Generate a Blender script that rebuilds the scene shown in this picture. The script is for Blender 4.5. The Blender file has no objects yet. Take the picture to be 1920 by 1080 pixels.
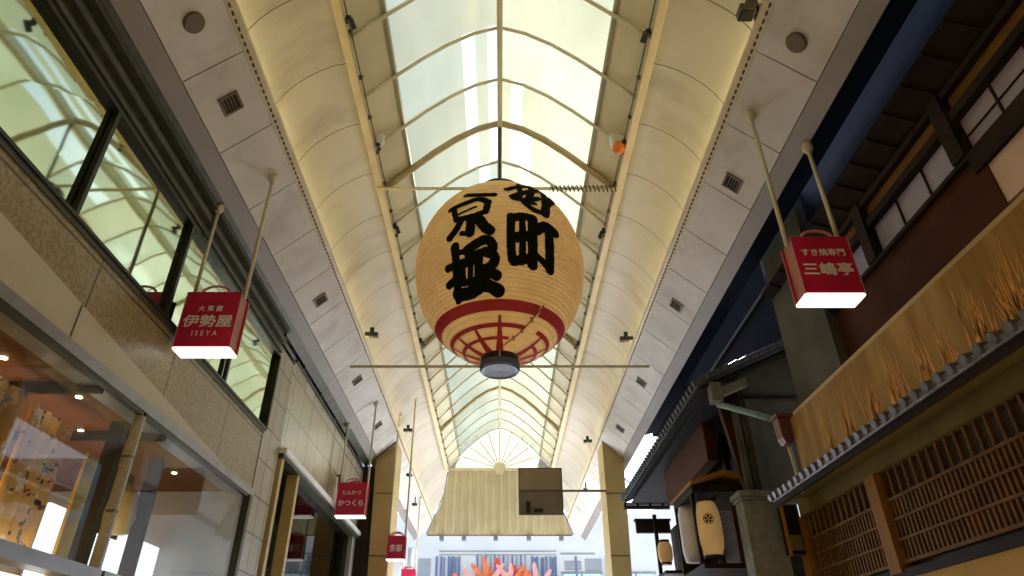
import bpy, bmesh, math, random
from mathutils import Vector, Matrix
random.seed(7)
R = math.radians
U = 4.5          # metres per layout unit
EYE = 1.6        # eye height; layout z is measured from the eye
sc = bpy.context.scene
col = sc.collection

# ------------------------------------------------------------------ camera, sky, sun, exposure
cam_d = bpy.data.cameras.new("camera"); cam = bpy.data.objects.new("camera", cam_d); col.objects.link(cam)
cam.location = (0, 0, EYE)
cam.rotation_euler = (R(90 + 31.7), 0, 0)
cam_d.sensor_width = 36.0
cam_d.lens = 36.0 * 1227 / 1920
cam_d.shift_x = 23 / 1920
cam_d.clip_start = 0.05
cam_d.clip_end = 2000
sc.camera = cam

SUN_EL, SUN_AZ = 40.0, 14.0
world = bpy.data.worlds.new("World"); sc.world = world; world.use_nodes = True
wn = world.node_tree
sky = wn.nodes.new("ShaderNodeTexSky"); sky.sky_type = 'NISHITA'; sky.sun_disc = False
sky.sun_elevation = R(SUN_EL); sky.sun_rotation = R(SUN_AZ)
wn.links.new(sky.outputs[0], wn.nodes["Background"].inputs[0])
wn.nodes["Background"].inputs[1].default_value = 0.15
sun_d = bpy.data.lights.new("sun", 'SUN'); sun_d.energy = 5.0; sun_d.angle = R(0.5); sun_d.color = (1.0, .95, .86)
sun = bpy.data.objects.new("sun", sun_d); col.objects.link(sun)
# sky rotation is clockwise from +Y: direction to the sun
sdir = Vector((math.sin(R(SUN_AZ)) * math.cos(R(SUN_EL)), math.cos(R(SUN_AZ)) * math.cos(R(SUN_EL)), math.sin(R(SUN_EL))))
sun.rotation_euler = sdir.to_track_quat('Z', 'Y').to_euler()
sc.view_settings.view_transform = 'Standard'
sc.view_settings.look = 'None'
sc.view_settings.exposure = 1.3
sc.view_settings.gamma = 1.0
sc.render.engine = 'CYCLES'
sc.cycles.use_denoising = True
sc.cycles.max_bounces = 10
sc.cycles.diffuse_bounces = 6
sc.cycles.glossy_bounces = 5
sc.cycles.transparent_max_bounces = 12
sc.cycles.sample_clamp_indirect = 5.0
sc.cycles.caustics_reflective = False
sc.cycles.caustics_refractive = False

# ------------------------------------------------------------------ helpers
KS = 1.0         # the left-hand buildings are laid out on a plane at .86 and drawn in towards the street
def V(x, y, z):
    if KS != 1.0: x *= KS; y *= KS; z = z * KS if z > -.29 else z
    return Vector((x * U, y * U, EYE + z * U))

class MB:
    """collects shapes (layout units) and links them as one mesh object"""
    def __init__(s): s.bm = bmesh.new()
    def face(s, pts, raw=False):
        vs = [s.bm.verts.new(p if raw else V(*p)) for p in pts]
        return s.bm.faces.new(vs)
    def box(s, x0, x1, y0, y1, z0, z1):
        p = [V(x, y, z) for x in (x0, x1) for y in (y0, y1) for z in (z0, z1)]
        v = [s.bm.verts.new(q) for q in p]
        for f in ((0,1,3,2),(4,6,7,5),(0,4,5,1),(2,3,7,6),(0,2,6,4),(1,5,7,3)): s.bm.faces.new([v[i] for i in f])
        return s
    def prism(s, prof, y0, y1):                      # profile in x,z swept along y
        a = [s.bm.verts.new(V(x, y0, z)) for x, z in prof]; b = [s.bm.verts.new(V(x, y1, z)) for x, z in prof]
        n = len(prof)
        s.bm.faces.new(a); s.bm.faces.new(b[::-1])
        for i in range(n): s.bm.faces.new([a[i], b[i], b[(i+1) % n], a[(i+1) % n]])
        return s
    def strip(s, prof, y0, y1):                      # open sheet swept along y
        a = [s.bm.verts.new(V(x, y0, z)) for x, z in prof]; b = [s.bm.verts.new(V(x, y1, z)) for x, z in prof]
        for i in range(len(prof) - 1): s.bm.faces.new([a[i], b[i], b[i+1], a[i+1]])
        return s
    def tube(s, p0, p1, r, n=10, r1=None):           # r in layout units
        a, b = V(*p0), V(*p1); d = (b - a).normalized()
        u = d.orthogonal().normalized(); w = d.cross(u); r *= U; r1 = r if r1 is None else r1 * U
        A = [s.bm.verts.new(a + (u * math.cos(t) + w * math.sin(t)) * r) for t in [2*math.pi*i/n for i in range(n)]]
        B = [s.bm.verts.new(b + (u * math.cos(t) + w * math.sin(t)) * r1) for t in [2*math.pi*i/n for i in range(n)]]
        s.bm.faces.new(A[::-1]); s.bm.faces.new(B)
        for i in range(n): s.bm.faces.new([A[i], A[(i+1) % n], B[(i+1) % n], B[i]])
        return s
    def path(s, pts, r, n=8):                        # bent tube through points
        P = [V(*p) for p in pts]; r *= U; rings = []
        for i, p in enumerate(P):
            d = (P[min(i+1, len(P)-1)] - P[max(i-1, 0)]).normalized()
            u = d.cross(Vector((0, 1, 0.013))).normalized(); w = d.cross(u)
            rings.append([s.bm.verts.new(p + (u * math.cos(t) + w * math.sin(t)) * r) for t in [2*math.pi*k/n for k in range(n)]])
        for a, b in zip(rings, rings[1:]):
            for k in range(n): s.bm.faces.new([a[k], a[(k+1) % n], b[(k+1) % n], b[k]])
        s.bm.faces.new(rings[0][::-1]); s.bm.faces.new(rings[-1])
        return s
    def lathe(s, cx, cy, prof, n=32, a0=0, a1=360):  # profile r,z about a vertical axis
        full = abs(a1 - a0) >= 360; m = n if full else n + 1; rings = []
        for r, z in prof:
            if r < 1e-6: rings.append([s.bm.verts.new(V(cx, cy, z))] * m); continue
            rings.append([s.bm.verts.new(V(cx + r * math.sin(t), cy - r * math.cos(t), z)) for t in [R(a0 + (a1 - a0) * k / n) for k in range(m)]])
        for a, b in zip(rings, rings[1:]):
            for k in range(n):
                q = [a[k], a[(k+1) % m], b[(k+1) % m], b[k]]; f = []
                for v in q:
                    if v not in f: f.append(v)
                if len(f) > 2: s.bm.faces.new(f)
        return s
    def ball(s, c, r, seg=12, sx=1, sy=1, sz=1):
        g = bmesh.ops.create_uvsphere(s.bm, u_segments=seg, v_segments=max(6, seg // 2), radius=r * U)
        c = V(*c)
        for v in g['verts']: v.co = Vector((v.co.x * sx, v.co.y * sy, v.co.z * sz)) + c
        return s
    def build(s, name, m, parent=None, smooth=False, bevel=0, solid=0):
        bmesh.ops.recalc_face_normals(s.bm, faces=s.bm.faces)
        me = bpy.data.meshes.new(name)
        vs = [v.co for v in s.bm.verts]
        if parent is not None: org = parent['_o'] if '_o' in parent else parent.location; org = Vector(org)
        else:
            org = Vector((sum(v.x for v in vs) / len(vs), sum(v.y for v in vs) / len(vs), min(v.z for v in vs)))
        for v in s.bm.verts: v.co -= org
        if smooth:
            for f in s.bm.faces: f.smooth = True
        s.bm.to_mesh(me); s.bm.free()
        me.materials.append(m)
        o = bpy.data.objects.new(name, me); col.objects.link(o)
        if parent is not None:
            o.parent = parent
        else: o.location = org
        o['_o'] = tuple(org)
        if bevel:
            b = o.modifiers.new("bevel", 'BEVEL'); b.width = bevel; b.segments = 2; b.limit_method = 'ANGLE'
        if solid:
            b = o.modifiers.new("solid", 'SOLIDIFY'); b.thickness = solid; b.offset = 0
        return o

def tag(o, label=None, cat=None, group=None, kind=None):
    if label: o['label'] = label
    if cat: o['category'] = cat
    if group: o['group'] = group
    if kind: o['kind'] = kind
    return o
def thing(name, loc, label, cat, group=None):
    o = bpy.data.objects.new(name, None); col.objects.link(o); o.location = V(*loc); o['_o'] = tuple(o.location)
    o.empty_display_size = .2
    return tag(o, label, cat, group)
def copy_thing(r, loc, label=None, group=None):
    c = r.copy(); col.objects.link(c); c.location = V(*loc)
    if label: c['label'] = label
    if group: c['group'] = group
    for ch in list(r.children):
        d = ch.copy(); col.objects.link(d); d.parent = c
        for g in list(ch.children):
            e = g.copy(); col.objects.link(e); e.parent = d
    return c

# ------------------------------------------------------------------ materials
def mat(name, c, rough=.6, metal=0, c2=None, scale=6, bump=0, bscale=40, detail=6, ramp=(.35, .65), emit=None, es=0, coat=0, stretch=None, spec=.5):
    m = bpy.data.materials.new(name); m.use_nodes = True; nt = m.node_tree; b = nt.nodes["Principled BSDF"]
    b.inputs["Roughness"].default_value = rough; b.inputs["Metallic"].default_value = metal
    b.inputs["Base Color"].default_value = (*c, 1); b.inputs["Coat Weight"].default_value = coat
    b.inputs["Specular IOR Level"].default_value = spec
    tc = nt.nodes.new("ShaderNodeTexCoord"); mp = nt.nodes.new("ShaderNodeMapping"); nt.links.new(tc.outputs["Object"], mp.inputs[0])
    if stretch: mp.inputs["Scale"].default_value = stretch
    if c2:
        n = nt.nodes.new("ShaderNodeTexNoise"); n.inputs["Scale"].default_value = scale; n.inputs["Detail"].default_value = detail
        nt.links.new(mp.outputs[0], n.inputs["Vector"])
        r = nt.nodes.new("ShaderNodeValToRGB"); r.color_ramp.elements[0].position = ramp[0]; r.color_ramp.elements[1].position = ramp[1]
        r.color_ramp.elements[0].color = (*c, 1); r.color_ramp.elements[1].color = (*c2, 1)
        nt.links.new(n.outputs[0], r.inputs[0]); nt.links.new(r.outputs[0], b.inputs["Base Color"])
    if bump:
        n2 = nt.nodes.new("ShaderNodeTexNoise"); n2.inputs["Scale"].default_value = bscale; n2.inputs["Detail"].default_value = 4
        nt.links.new(mp.outputs[0], n2.inputs["Vector"])
        bp = nt.nodes.new("ShaderNodeBump"); bp.inputs["Strength"].default_value = bump; bp.inputs["Distance"].default_value = .02
        nt.links.new(n2.outputs[0], bp.inputs["Height"]); nt.links.new(bp.outputs[0], b.inputs["Normal"])
    if emit:
        b.inputs["Emission Color"].default_value = (*emit, 1); b.inputs["Emission Strength"].default_value = es
    return m

M = {}
M['panel'] = mat('ceiling_panel_paint', (.50, .46, .40), .55, c2=(.60, .565, .52), scale=1.6, ramp=(.3, .7), bump=.08, bscale=2)
M['cove'] = mat('cove_paint', (.42, .395, .345), .5, c2=(.48, .455, .40), scale=.8, bump=.05, bscale=2)
def grime(m, amt, scale, stretch):
    nt = m.node_tree; b = nt.nodes['Principled BSDF']; src = b.inputs['Base Color'].links[0].from_socket
    tc = nt.nodes['Texture Coordinate']; mp = nt.nodes.new('ShaderNodeMapping'); mp.inputs['Scale'].default_value = stretch
    n = nt.nodes.new('ShaderNodeTexNoise'); n.inputs['Scale'].default_value = scale; n.inputs['Detail'].default_value = 8; n.inputs['Roughness'].default_value = .65
    nt.links.new(tc.outputs['Object'], mp.inputs[0]); nt.links.new(mp.outputs[0], n.inputs['Vector'])
    r = nt.nodes.new('ShaderNodeValToRGB'); r.color_ramp.elements[0].position = .5; r.color_ramp.elements[1].position = .72
    r.color_ramp.elements[0].color = (0, 0, 0, 1); r.color_ramp.elements[1].color = (amt, amt, amt, 1); nt.links.new(n.outputs[0], r.inputs[0])
    mx = nt.nodes.new('ShaderNodeMix'); mx.data_type = 'RGBA'; nt.links.new(r.outputs[0], mx.inputs[0]); nt.links.new(src, mx.inputs[6]); mx.inputs[7].default_value = (.20, .15, .09, 1)
    nt.links.new(mx.outputs[2], b.inputs['Base Color'])
grime(M['panel'], .5, 1.1, (1, 1, 1)); grime(M['cove'], .45, 1.3, (.5, 1.5, .5))
M['joint'] = mat('joint_dark', (.09, .07, .05), .8)
M['rail'] = mat('rail_cream_paint', (.62, .53, .34), .45, c2=(.52, .44, .28), scale=3)
M['rib'] = mat('rib_cream_paint', (.66, .60, .42), .5, c2=(.58, .52, .36), scale=4)
M['ribthick'] = mat('main_rib_paint', (.46, .36, .18), .5, c2=(.38, .29, .14), scale=4)
M['slope'] = mat('slope_beige', (.66, .61, .44), .6, c2=(.58, .53, .37), scale=1.2)
M['edge'] = mat('dark_edge_metal', (.09, .075, .045), .5, .3)
M['glassedge'] = mat('glass_edge_metal', (.22, .19, .12), .5, 0, c2=(.28, .24, .15), scale=4)
M['fascia'] = mat('grey_fascia', (.23, .20, .175), .55, c2=(.27, .24, .21), scale=1)
M['gutter'] = mat('dark_bronze', (.035, .036, .02), .5, .2, c2=(.07, .068, .04), scale=5)
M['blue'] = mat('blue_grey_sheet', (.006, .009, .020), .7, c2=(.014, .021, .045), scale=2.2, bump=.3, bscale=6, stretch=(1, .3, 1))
M['strip'] = mat('cove_light', (1, .9, .6), .5, emit=(1.0, .82, .36), es=7.5)
M['black'] = mat('black_metal', (.012, .012, .012), .4, .3, c2=(.03, .03, .03), scale=9)
M['vent'] = mat('vent_brown', (.12, .085, .05), .5, .3)
M['ventdark'] = mat('vent_dark', (.03, .02, .012), .7)
M['grille'] = mat('speaker_grille', (.16, .125, .08), .7, c2=(.10, .08, .05), scale=60)
M['gable'] = mat('corrugated_beige', (.50, .43, .26), .5, c2=(.44, .38, .23), scale=2)
M['rod'] = mat('rod_cream', (.62, .56, .40), .4)
M['white'] = mat('white_paint', (.78, .78, .77), .45)
M['red'] = mat('sign_red', (.54, .008, .055), .42, c2=(.60, .016, .07), scale=3)
M['redside'] = mat('sign_side', (.34, .10, .05), .5, c2=(.40, .14, .08), scale=5)
M['litwhite'] = mat('lit_acrylic', (.85, .85, .82), .4, emit=(1, .98, .92), es=.5)
M['letter'] = mat('letter_white', (.90, .84, .84), .5)
M['pinktrim'] = mat('trim_pink', (.62, .25, .26), .4)
M['ink'] = mat('ink_black', (.008, .008, .003), .95, spec=.05)
M['redpaint'] = mat('lantern_red', (.36, .006, .010), .7, c2=(.42, .012, .014), scale=7)
M['capblk'] = mat('lantern_cap', (.014, .014, .018), .35, .2)
M['capblue'] = mat('lantern_cap_base', (.10, .11, .17), .4, .4)
M['wood'] = mat('dark_wood', (.012, .007, .004), .6, c2=(.028, .015, .007), scale=5, stretch=(1, .15, 1), bump=.15)
M['woodred'] = mat('red_brown_wall', (.050, .014, .004), .7, c2=(.075, .023, .007), scale=2, bump=.2)
M['ochre'] = mat('ochre_plaster', (.13, .06, .010), .85, c2=(.18, .085, .018), scale=2, bump=.2)
M['gold'] = mat('pale_wood_beam', (.50, .35, .14), .5, c2=(.42, .28, .10), scale=4, stretch=(1, .1, 1))
M['board'] = mat('gold_board', (.38, .23, .065), .6, c2=(.27, .14, .03), scale=7, bump=.2, stretch=(1, 1, .12))
M['reed'] = mat('painted_reed', (.80, .33, .06), .6)
M['olive'] = mat('olive_plaster', (.14, .10, .025), .85, c2=(.18, .135, .036), scale=2, bump=.15)
M['yellow'] = mat('yellow_plaster', (.46, .28, .055), .8, c2=(.40, .24, .045), scale=1.5)
M['post'] = mat('orange_post', (.33, .15, .03), .55, c2=(.25, .105, .018), scale=5, stretch=(1, 1, .2))
M['slat'] = mat('lattice_wood', (.19, .095, .022), .6, c2=(.12, .055, .012), scale=5)
M['shoji'] = mat('shoji_paper', (.36, .33, .41), .8, c2=(.31, .28, .36), scale=3)
M['tile'] = mat('roof_tile', (.08, .075, .08), .35, .1, c2=(.16, .15, .17), scale=12, bump=.2)
M['tiledark'] = mat('roof_tile_dark', (.05, .055, .055), .5, c2=(.09, .09, .09), scale=9, bump=.3)
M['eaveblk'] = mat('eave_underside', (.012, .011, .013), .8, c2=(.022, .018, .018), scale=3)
M['greyplaster'] = mat('grey_plaster', (.075, .072, .052), .85, c2=(.11, .105, .08), scale=2, bump=.25)
M['stone'] = mat('green_grey_stone', (.13, .13, .085), .8, c2=(.19, .185, .13), scale=12, bump=.4)
M['copper'] = mat('green_copper', (.10, .19, .15), .6, c2=(.15, .24, .19), scale=6)
M['hopper'] = mat('red_brown_metal', (.13, .035, .03), .5, c2=(.17, .05, .04), scale=7)
M['column'] = mat('column_bronze', (.44, .31, .11), .5, 0, c2=(.52, .38, .15), scale=1.6)
M['frame'] = mat('window_frame', (.035, .035, .022), .4, .5)
M['steel'] = mat('steel_grey', (.22, .22, .23), .35, .6, c2=(.28, .28, .30), scale=4)
M['cream'] = mat('cream_band', (.42, .36, .25), .5, c2=(.46, .40, .28), scale=1.5)
M['whitewall'] = mat('white_facade', (.88, .84, .78), .7, c2=(.80, .77, .72), scale=.5)
M['greywall'] = mat('grey_facade', (.34, .34, .34), .6, c2=(.42, .42, .42), scale=.8)
M['stripe'] = mat('stripe_blue_grey', (.16, .20, .34), .6)
M['orange1'] = mat('banner_orange', (.85, .13, .03), .6, c2=(.92, .26, .08), scale=6)
M['orange2'] = mat('banner_coral', (.75, .05, .03), .6, c2=(.85, .14, .09), scale=7)
M['orange3'] = mat('banner_pink', (.92, .42, .34), .6)
M['brownboard'] = mat('brown_board', (.22, .155, .075), .5, c2=(.27, .19, .09), scale=2)
M['brownboard2'] = mat('brown_board_dark', (.13, .10, .05), .5, c2=(.17, .13, .07), scale=3)
M['asphalt'] = mat('paving', (.40, .39, .38), .6, c2=(.48, .47, .45), scale=2)
M['warmceil'] = mat('shop_wood_ceiling', (.15, .05, .010), .5, c2=(.11, .035, .007), scale=2)
M['beigewall'] = mat('beige_tile_dark', (.15, .13, .09), .6, c2=(.19, .165, .12), scale=1.5)
M['greenin'] = mat('olive_interior', (.07, .07, .045), .6, c2=(.11, .105, .07), scale=1)
M['redglow'] = mat('orange_lens', (.55, .13, .02), .3, emit=(1, .25, .03), es=.03)
M['lamp'] = mat('downlight', (1, .9, .7), .4, emit=(1, .80, .5), es=14)
M['warmfill'] = mat('warm_fill_glow', (1, 1, 1), .4, emit=(1.0, .80, .52), es=1.6)
M['coolfill'] = mat('cool_fill_glow', (.9, .9, .9), .5, emit=(.80, .86, 1.0), es=10)
M['shopwarm'] = mat('warm_display_light', (1, .8, .5), .4, emit=(1.0, .62, .25), es=17)

for k_ in ('wood', 'woodred', 'eaveblk', 'blue', 'tiledark', 'ochre', 'olive', 'slat', 'greenin', 'ventdark', 'greyplaster', 'post', 'board', 'warmceil'):
    M[k_].node_tree.nodes['Principled BSDF'].inputs['Specular IOR Level'].default_value = .12

def mat_granite(name, c, c2, c3, grid=True, gw=1.0, gh=.62):
    m = mat(name, c, .35, c2=c2, scale=30, detail=4, ramp=(.42, .58)); nt = m.node_tree; b = nt.nodes["Principled BSDF"]
    tc = nt.nodes["Texture Coordinate"]
    ramp = nt.nodes["Color Ramp"]
    n = nt.nodes.new("ShaderNodeTexNoise"); n.inputs["Scale"].default_value = 11; n.inputs["Detail"].default_value = 9
    nt.links.new(tc.outputs["Object"], n.inputs["Vector"])
    mx = nt.nodes.new("ShaderNodeMix"); mx.data_type = 'RGBA'
    nt.links.new(n.outputs[0], mx.inputs[0]); nt.links.new(ramp.outputs[0], mx.inputs[6]); mx.inputs[7].default_value = (*c3, 1)
    out = mx.outputs[2]
    if grid:
        sx = nt.nodes.new("ShaderNodeSeparateXYZ"); cx = nt.nodes.new("ShaderNodeCombineXYZ")
        nt.links.new(tc.outputs["Object"], sx.inputs[0]); nt.links.new(sx.outputs[1], cx.inputs[0]); nt.links.new(sx.outputs[2], cx.inputs[1])
        br = nt.nodes.new("ShaderNodeTexBrick"); br.offset = 0; br.inputs["Scale"].default_value = 1
        br.inputs["Brick Width"].default_value = gw; br.inputs["Row Height"].default_value = gh; br.inputs["Mortar Size"].default_value = .013
        br.inputs["Color1"].default_value = (1, 1, 1, 1); br.inputs["Color2"].default_value = (.86, .86, .86, 1); br.inputs["Mortar"].default_value = (.25, .22, .2, 1)
        nt.links.new(cx.outputs[0], br.inputs["Vector"])
        mm = nt.nodes.new("ShaderNodeMix"); mm.data_type = 'RGBA'; mm.blend_type = 'MULTIPLY'; mm.inputs[0].default_value = 1
        nt.links.new(out, mm.inputs[6]); nt.links.new(br.outputs[0], mm.inputs[7]); out = mm.outputs[2]
    nt.links.new(out, b.inputs["Base Color"])
    return m
M['granite'] = mat_granite('brown_granite', (.16, .11, .045), (.36, .275, .14), (.26, .195, .095), True, 1.6, 1.2)
M['granite2'] = mat_granite('polished_tile', (.36, .31, .22), (.46, .41, .31), (.40, .35, .26), True, .62, .62)
M['granite2'].node_tree.nodes["Principled BSDF"].inputs["Roughness"].default_value = .16
M['granite3'] = mat_granite('brown_granite_low', (.27, .22, .14), (.42, .36, .25), (.33, .28, .19), True, .36, .5)

def mat_mirror(name, tint, rough=.02, dark=.12, bump=.0):
    m = bpy.data.materials.new(name); m.use_nodes = True; nt = m.node_tree; b = nt.nodes["Principled BSDF"]
    b.inputs["Base Color"].default_value = (*tint, 1); b.inputs["Metallic"].default_value = 1; b.inputs["Roughness"].default_value = rough
    if bump:
        n = nt.nodes.new("ShaderNodeTexNoise"); n.inputs["Scale"].default_value = .9; n.inputs["Detail"].default_value = 1
        bp = nt.nodes.new("ShaderNodeBump"); bp.inputs["Strength"].default_value = bump; bp.inputs["Distance"].default_value = .1
        tc = nt.nodes.new("ShaderNodeTexCoord"); nt.links.new(tc.outputs["Object"], n.inputs["Vector"])
        nt.links.new(n.outputs[0], bp.inputs["Height"]); nt.links.new(bp.outputs[0], b.inputs["Normal"])
    return m
M['mirror'] = mat_mirror('green_reflective_glass', (.47, .52, .37), .04, bump=.05)
M['mirror2'] = mat_mirror('grey_reflective_glass', (.55, .58, .58), .05, bump=.1)

def mat_clear(name, tint=(.92, .95, .92), refl=.03):
    m = bpy.data.materials.new(name); m.use_nodes = True; nt = m.node_tree; nt.nodes.remove(nt.nodes["Principled BSDF"])
    t = nt.nodes.new("ShaderNodeBsdfTransparent"); t.inputs[0].default_value = (*tint, 1)
    g = nt.nodes.new("ShaderNodeBsdfGlossy"); g.inputs["Roughness"].default_value = .02
    f = nt.nodes.new("ShaderNodeLayerWeight"); f.inputs[0].default_value = .5
    pw = nt.nodes.new("ShaderNodeMath"); pw.operation = 'POWER'; pw.inputs[1].default_value = 4.0; nt.links.new(f.outputs["Facing"], pw.inputs[0])
    ad = nt.nodes.new("ShaderNodeMath"); ad.operation = 'MULTIPLY_ADD'; ad.inputs[1].default_value = .15; ad.inputs[2].default_value = refl; ad.use_clamp = True
    mx = nt.nodes.new("ShaderNodeMixShader"); nt.links.new(pw.outputs[0], ad.inputs[0]); nt.links.new(ad.outputs[0], mx.inputs[0])
    nt.links.new(t.outputs[0], mx.inputs[1]); nt.links.new(g.outputs[0], mx.inputs[2])
    nt.links.new(mx.outputs[0], nt.nodes["Material Output"].inputs[0])
    return m
M['shopglass'] = mat_clear('shop_window_glass')

def mat_skylight():
    m = bpy.data.materials.new('frosted_skylight_glass'); m.use_nodes = True; nt = m.node_tree; nt.nodes.remove(nt.nodes["Principled BSDF"])
    tc = nt.nodes.new("ShaderNodeTexCoord"); n = nt.nodes.new("ShaderNodeTexNoise"); n.inputs["Scale"].default_value = .8; n.inputs["Detail"].default_value = 5
    mp = nt.nodes.new("ShaderNodeMapping"); mp.inputs["Scale"].default_value = (1.6, .5, .3); nt.links.new(tc.outputs["Object"], mp.inputs[0]); nt.links.new(mp.outputs[0], n.inputs["Vector"])
    r = nt.nodes.new("ShaderNodeValToRGB"); e = r.color_ramp.elements; e[0].position = .3; e[1].position = .7
    e[0].color = (.19, .205, .13, 1); e[1].color = (.29, .30, .22, 1)
    nt.links.new(n.outputs[0], r.inputs[0])
    tl = nt.nodes.new("ShaderNodeBsdfTranslucent"); nt.links.new(r.outputs[0], tl.inputs[0])
    tr = nt.nodes.new("ShaderNodeBsdfTransparent"); tr.inputs[0].default_value = (.82, .9, .78, 1)
    mx = nt.nodes.new("ShaderNodeMixShader"); mx.inputs[0].default_value = .10
    nt.links.new(tl.outputs[0], mx.inputs[1]); nt.links.new(tr.outputs[0], mx.inputs[2])
    g = nt.nodes.new("ShaderNodeBsdfGlossy"); g.inputs["Roughness"].default_value = .15; m2 = nt.nodes.new("ShaderNodeMixShader"); m2.inputs[0].default_value = .05
    nt.links.new(mx.outputs[0], m2.inputs[1]); nt.links.new(g.outputs[0], m2.inputs[2])
    nt.links.new(m2.outputs[0], nt.nodes["Material Output"].inputs[0])
    return m
M['skyglass'] = mat_skylight()
M['skyvar'] = []
for i_, (a_, b_) in enumerate((((.185, .205, .135), (.27, .29, .21)), ((.22, .235, .15), (.33, .34, .25)), ((.205, .21, .12), (.30, .29, .19)))):
    m_ = M['skyglass'].copy(); m_.name = 'frosted_skylight_glass'; M['skyvar'].append(m_)
    e_ = m_.node_tree.nodes['Color Ramp'].color_ramp.elements; e_[0].color = (*a_, 1); e_[1].color = (*b_, 1)

M['fanglass'] = M['skyglass'].copy(); M['fanglass'].name = 'fan_glass'
for e_ in M['fanglass'].node_tree.nodes['Color Ramp'].color_ramp.elements: e_.color = (.34, .31, .22, 1)

def mat_lantern():
    m = mat('lantern_paper', (.64, .35, .105), .75, c2=(.78, .50, .20), scale=2.4, detail=7); nt = m.node_tree; b = nt.nodes["Principled BSDF"]
    tc = nt.nodes["Texture Coordinate"]
    w = nt.nodes.new("ShaderNodeTexWave"); w.bands_direction = 'Z'; w.inputs["Scale"].default_value = 6.5; w.inputs["Distortion"].default_value = .6; w.inputs["Detail"].default_value = 1
    n = nt.nodes.new("ShaderNodeTexNoise"); n.inputs["Scale"].default_value = 9; n.inputs["Detail"].default_value = 5; n.inputs["Distortion"].default_value = 1.2
    nt.links.new(tc.outputs["Object"], w.inputs["Vector"]); nt.links.new(tc.outputs["Object"], n.inputs["Vector"])
    ad = nt.nodes.new("ShaderNodeMath"); ad.operation = 'MULTIPLY_ADD'; ad.inputs[1].default_value = 1.4
    nt.links.new(n.outputs[0], ad.inputs[0]); nt.links.new(w.outputs["Fac"], ad.inputs[2])
    bp = nt.nodes.new("ShaderNodeBump"); bp.inputs["Strength"].default_value = .9; bp.inputs["Distance"].default_value = .03
    nt.links.new(ad.outputs[0], bp.inputs["Height"]); nt.links.new(bp.outputs[0], b.inputs["Normal"])
    # faint emission added to even out the shading on the paper
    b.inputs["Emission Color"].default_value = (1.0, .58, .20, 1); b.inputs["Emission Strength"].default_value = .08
    return m
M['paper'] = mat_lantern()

def mat_textile(name, base, mid, spots):
    m = mat(name, base, .8, c2=mid, scale=1.6, detail=4); nt = m.node_tree; b = nt.nodes["Principled BSDF"]
    tc = nt.nodes["Texture Coordinate"]; out = nt.nodes["Color Ramp"].outputs[0]
    for i, (c, s, th) in enumerate(spots):
        n = nt.nodes.new("ShaderNodeTexVoronoi"); n.inputs["Scale"].default_value = s
        mp = nt.nodes.new("ShaderNodeMapping"); mp.inputs["Location"].default_value = (i * 3.1, i * 1.7, i * 2.3); mp.inputs["Rotation"].default_value = (i, 0, i * .5); mp.inputs["Scale"].default_value = (1, 1, .55)
        dn = nt.nodes.new("ShaderNodeTexNoise"); dn.inputs["Scale"].default_value = 5; dn.inputs["Detail"].default_value = 3; nt.links.new(tc.outputs["Object"], dn.inputs["Vector"])
        dm = nt.nodes.new("ShaderNodeVectorMath"); dm.operation = 'MULTIPLY_ADD'; dm.inputs[1].default_value = (.5, .5, .5); nt.links.new(dn.outputs["Color"], dm.inputs[0]); nt.links.new(tc.outputs["Object"], dm.inputs[2])
        nt.links.new(dm.outputs[0], mp.inputs[0]); nt.links.new(mp.outputs[0], n.inputs["Vector"])
        lt = nt.nodes.new("ShaderNodeMath"); lt.operation = 'LESS_THAN'; lt.inputs[1].default_value = th; nt.links.new(n.outputs["Distance"], lt.inputs[0])
        mx = nt.nodes.new("ShaderNodeMix"); mx.data_type = 'RGBA'; nt.links.new(lt.outputs[0], mx.inputs[0]); nt.links.new(out, mx.inputs[6]); mx.inputs[7].default_value = (*c, 1)
        out = mx.outputs[2]
    nt.links.new(out, b.inputs["Base Color"])
    return m
M['textile'] = mat_textile('patterned_textile', (.60, .30, .09), (.82, .52, .24), [((.30, .07, .03), 6.2, .24), ((.12, .13, .05), 5.3, .22), ((.75, .66, .55), 4.7, .26), ((.05, .03, .03), 7.1, .2), ((.8, .42, .1), 4.2, .28), ((.25,.3,.38), 6.6, .2)])

def text_mesh(body, size, bold=.0):
    c = bpy.data.curves.new('writing', 'FONT'); c.body = body; c.size = size; c.align_x = 'CENTER'; c.align_y = 'CENTER'
    c.offset = bold; c.resolution_u = 3
    o = bpy.data.objects.new('writing', c); col.objects.link(o)
    dg = bpy.context.evaluated_depsgraph_get(); dg.update()
    me = bpy.data.meshes.new_from_object(o.evaluated_get(dg))
    bpy.data.objects.remove(o)
    return me
def writing(body, size, center, parent, m, bold=.0, sx=1.0, name='lettering', facing=-1):
    """flat lettering in the x-z plane facing the viewer side (-y); center in layout units, size in metres"""
    me = text_mesh(body, size, 0); org = Vector(parent['_o']); c = V(*center)
    xs = [v.co.x for v in me.vertices]; ys = [v.co.y for v in me.vertices]
    cx, cy = (min(xs) + max(xs)) / 2, (min(ys) + max(ys)) / 2
    for v in me.vertices:
        x, y = v.co.x - cx, v.co.y - cy
        v.co = Vector((c.x + x * sx, c.y, c.z + y)) - org
    if bold:
        bm = bmesh.new()
        for i_, (dx_, dz_) in enumerate(((0, 0), (bold, 0), (-bold, 0), (0, bold), (0, -bold), (bold*.7, bold*.7), (-bold*.7, -bold*.7))):
            n0 = len(bm.verts); bm.from_mesh(me); bm.verts.ensure_lookup_table()
            for v in bm.verts[n0:]: v.co += Vector((dx_, -.0002 * i_, dz_))
        bm.to_mesh(me); bm.free()
    me.materials.clear(); me.materials.append(m)
    o = bpy.data.objects.new(name, me); col.objects.link(o); o.parent = parent; o['_o'] = tuple(org)
    return o

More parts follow.
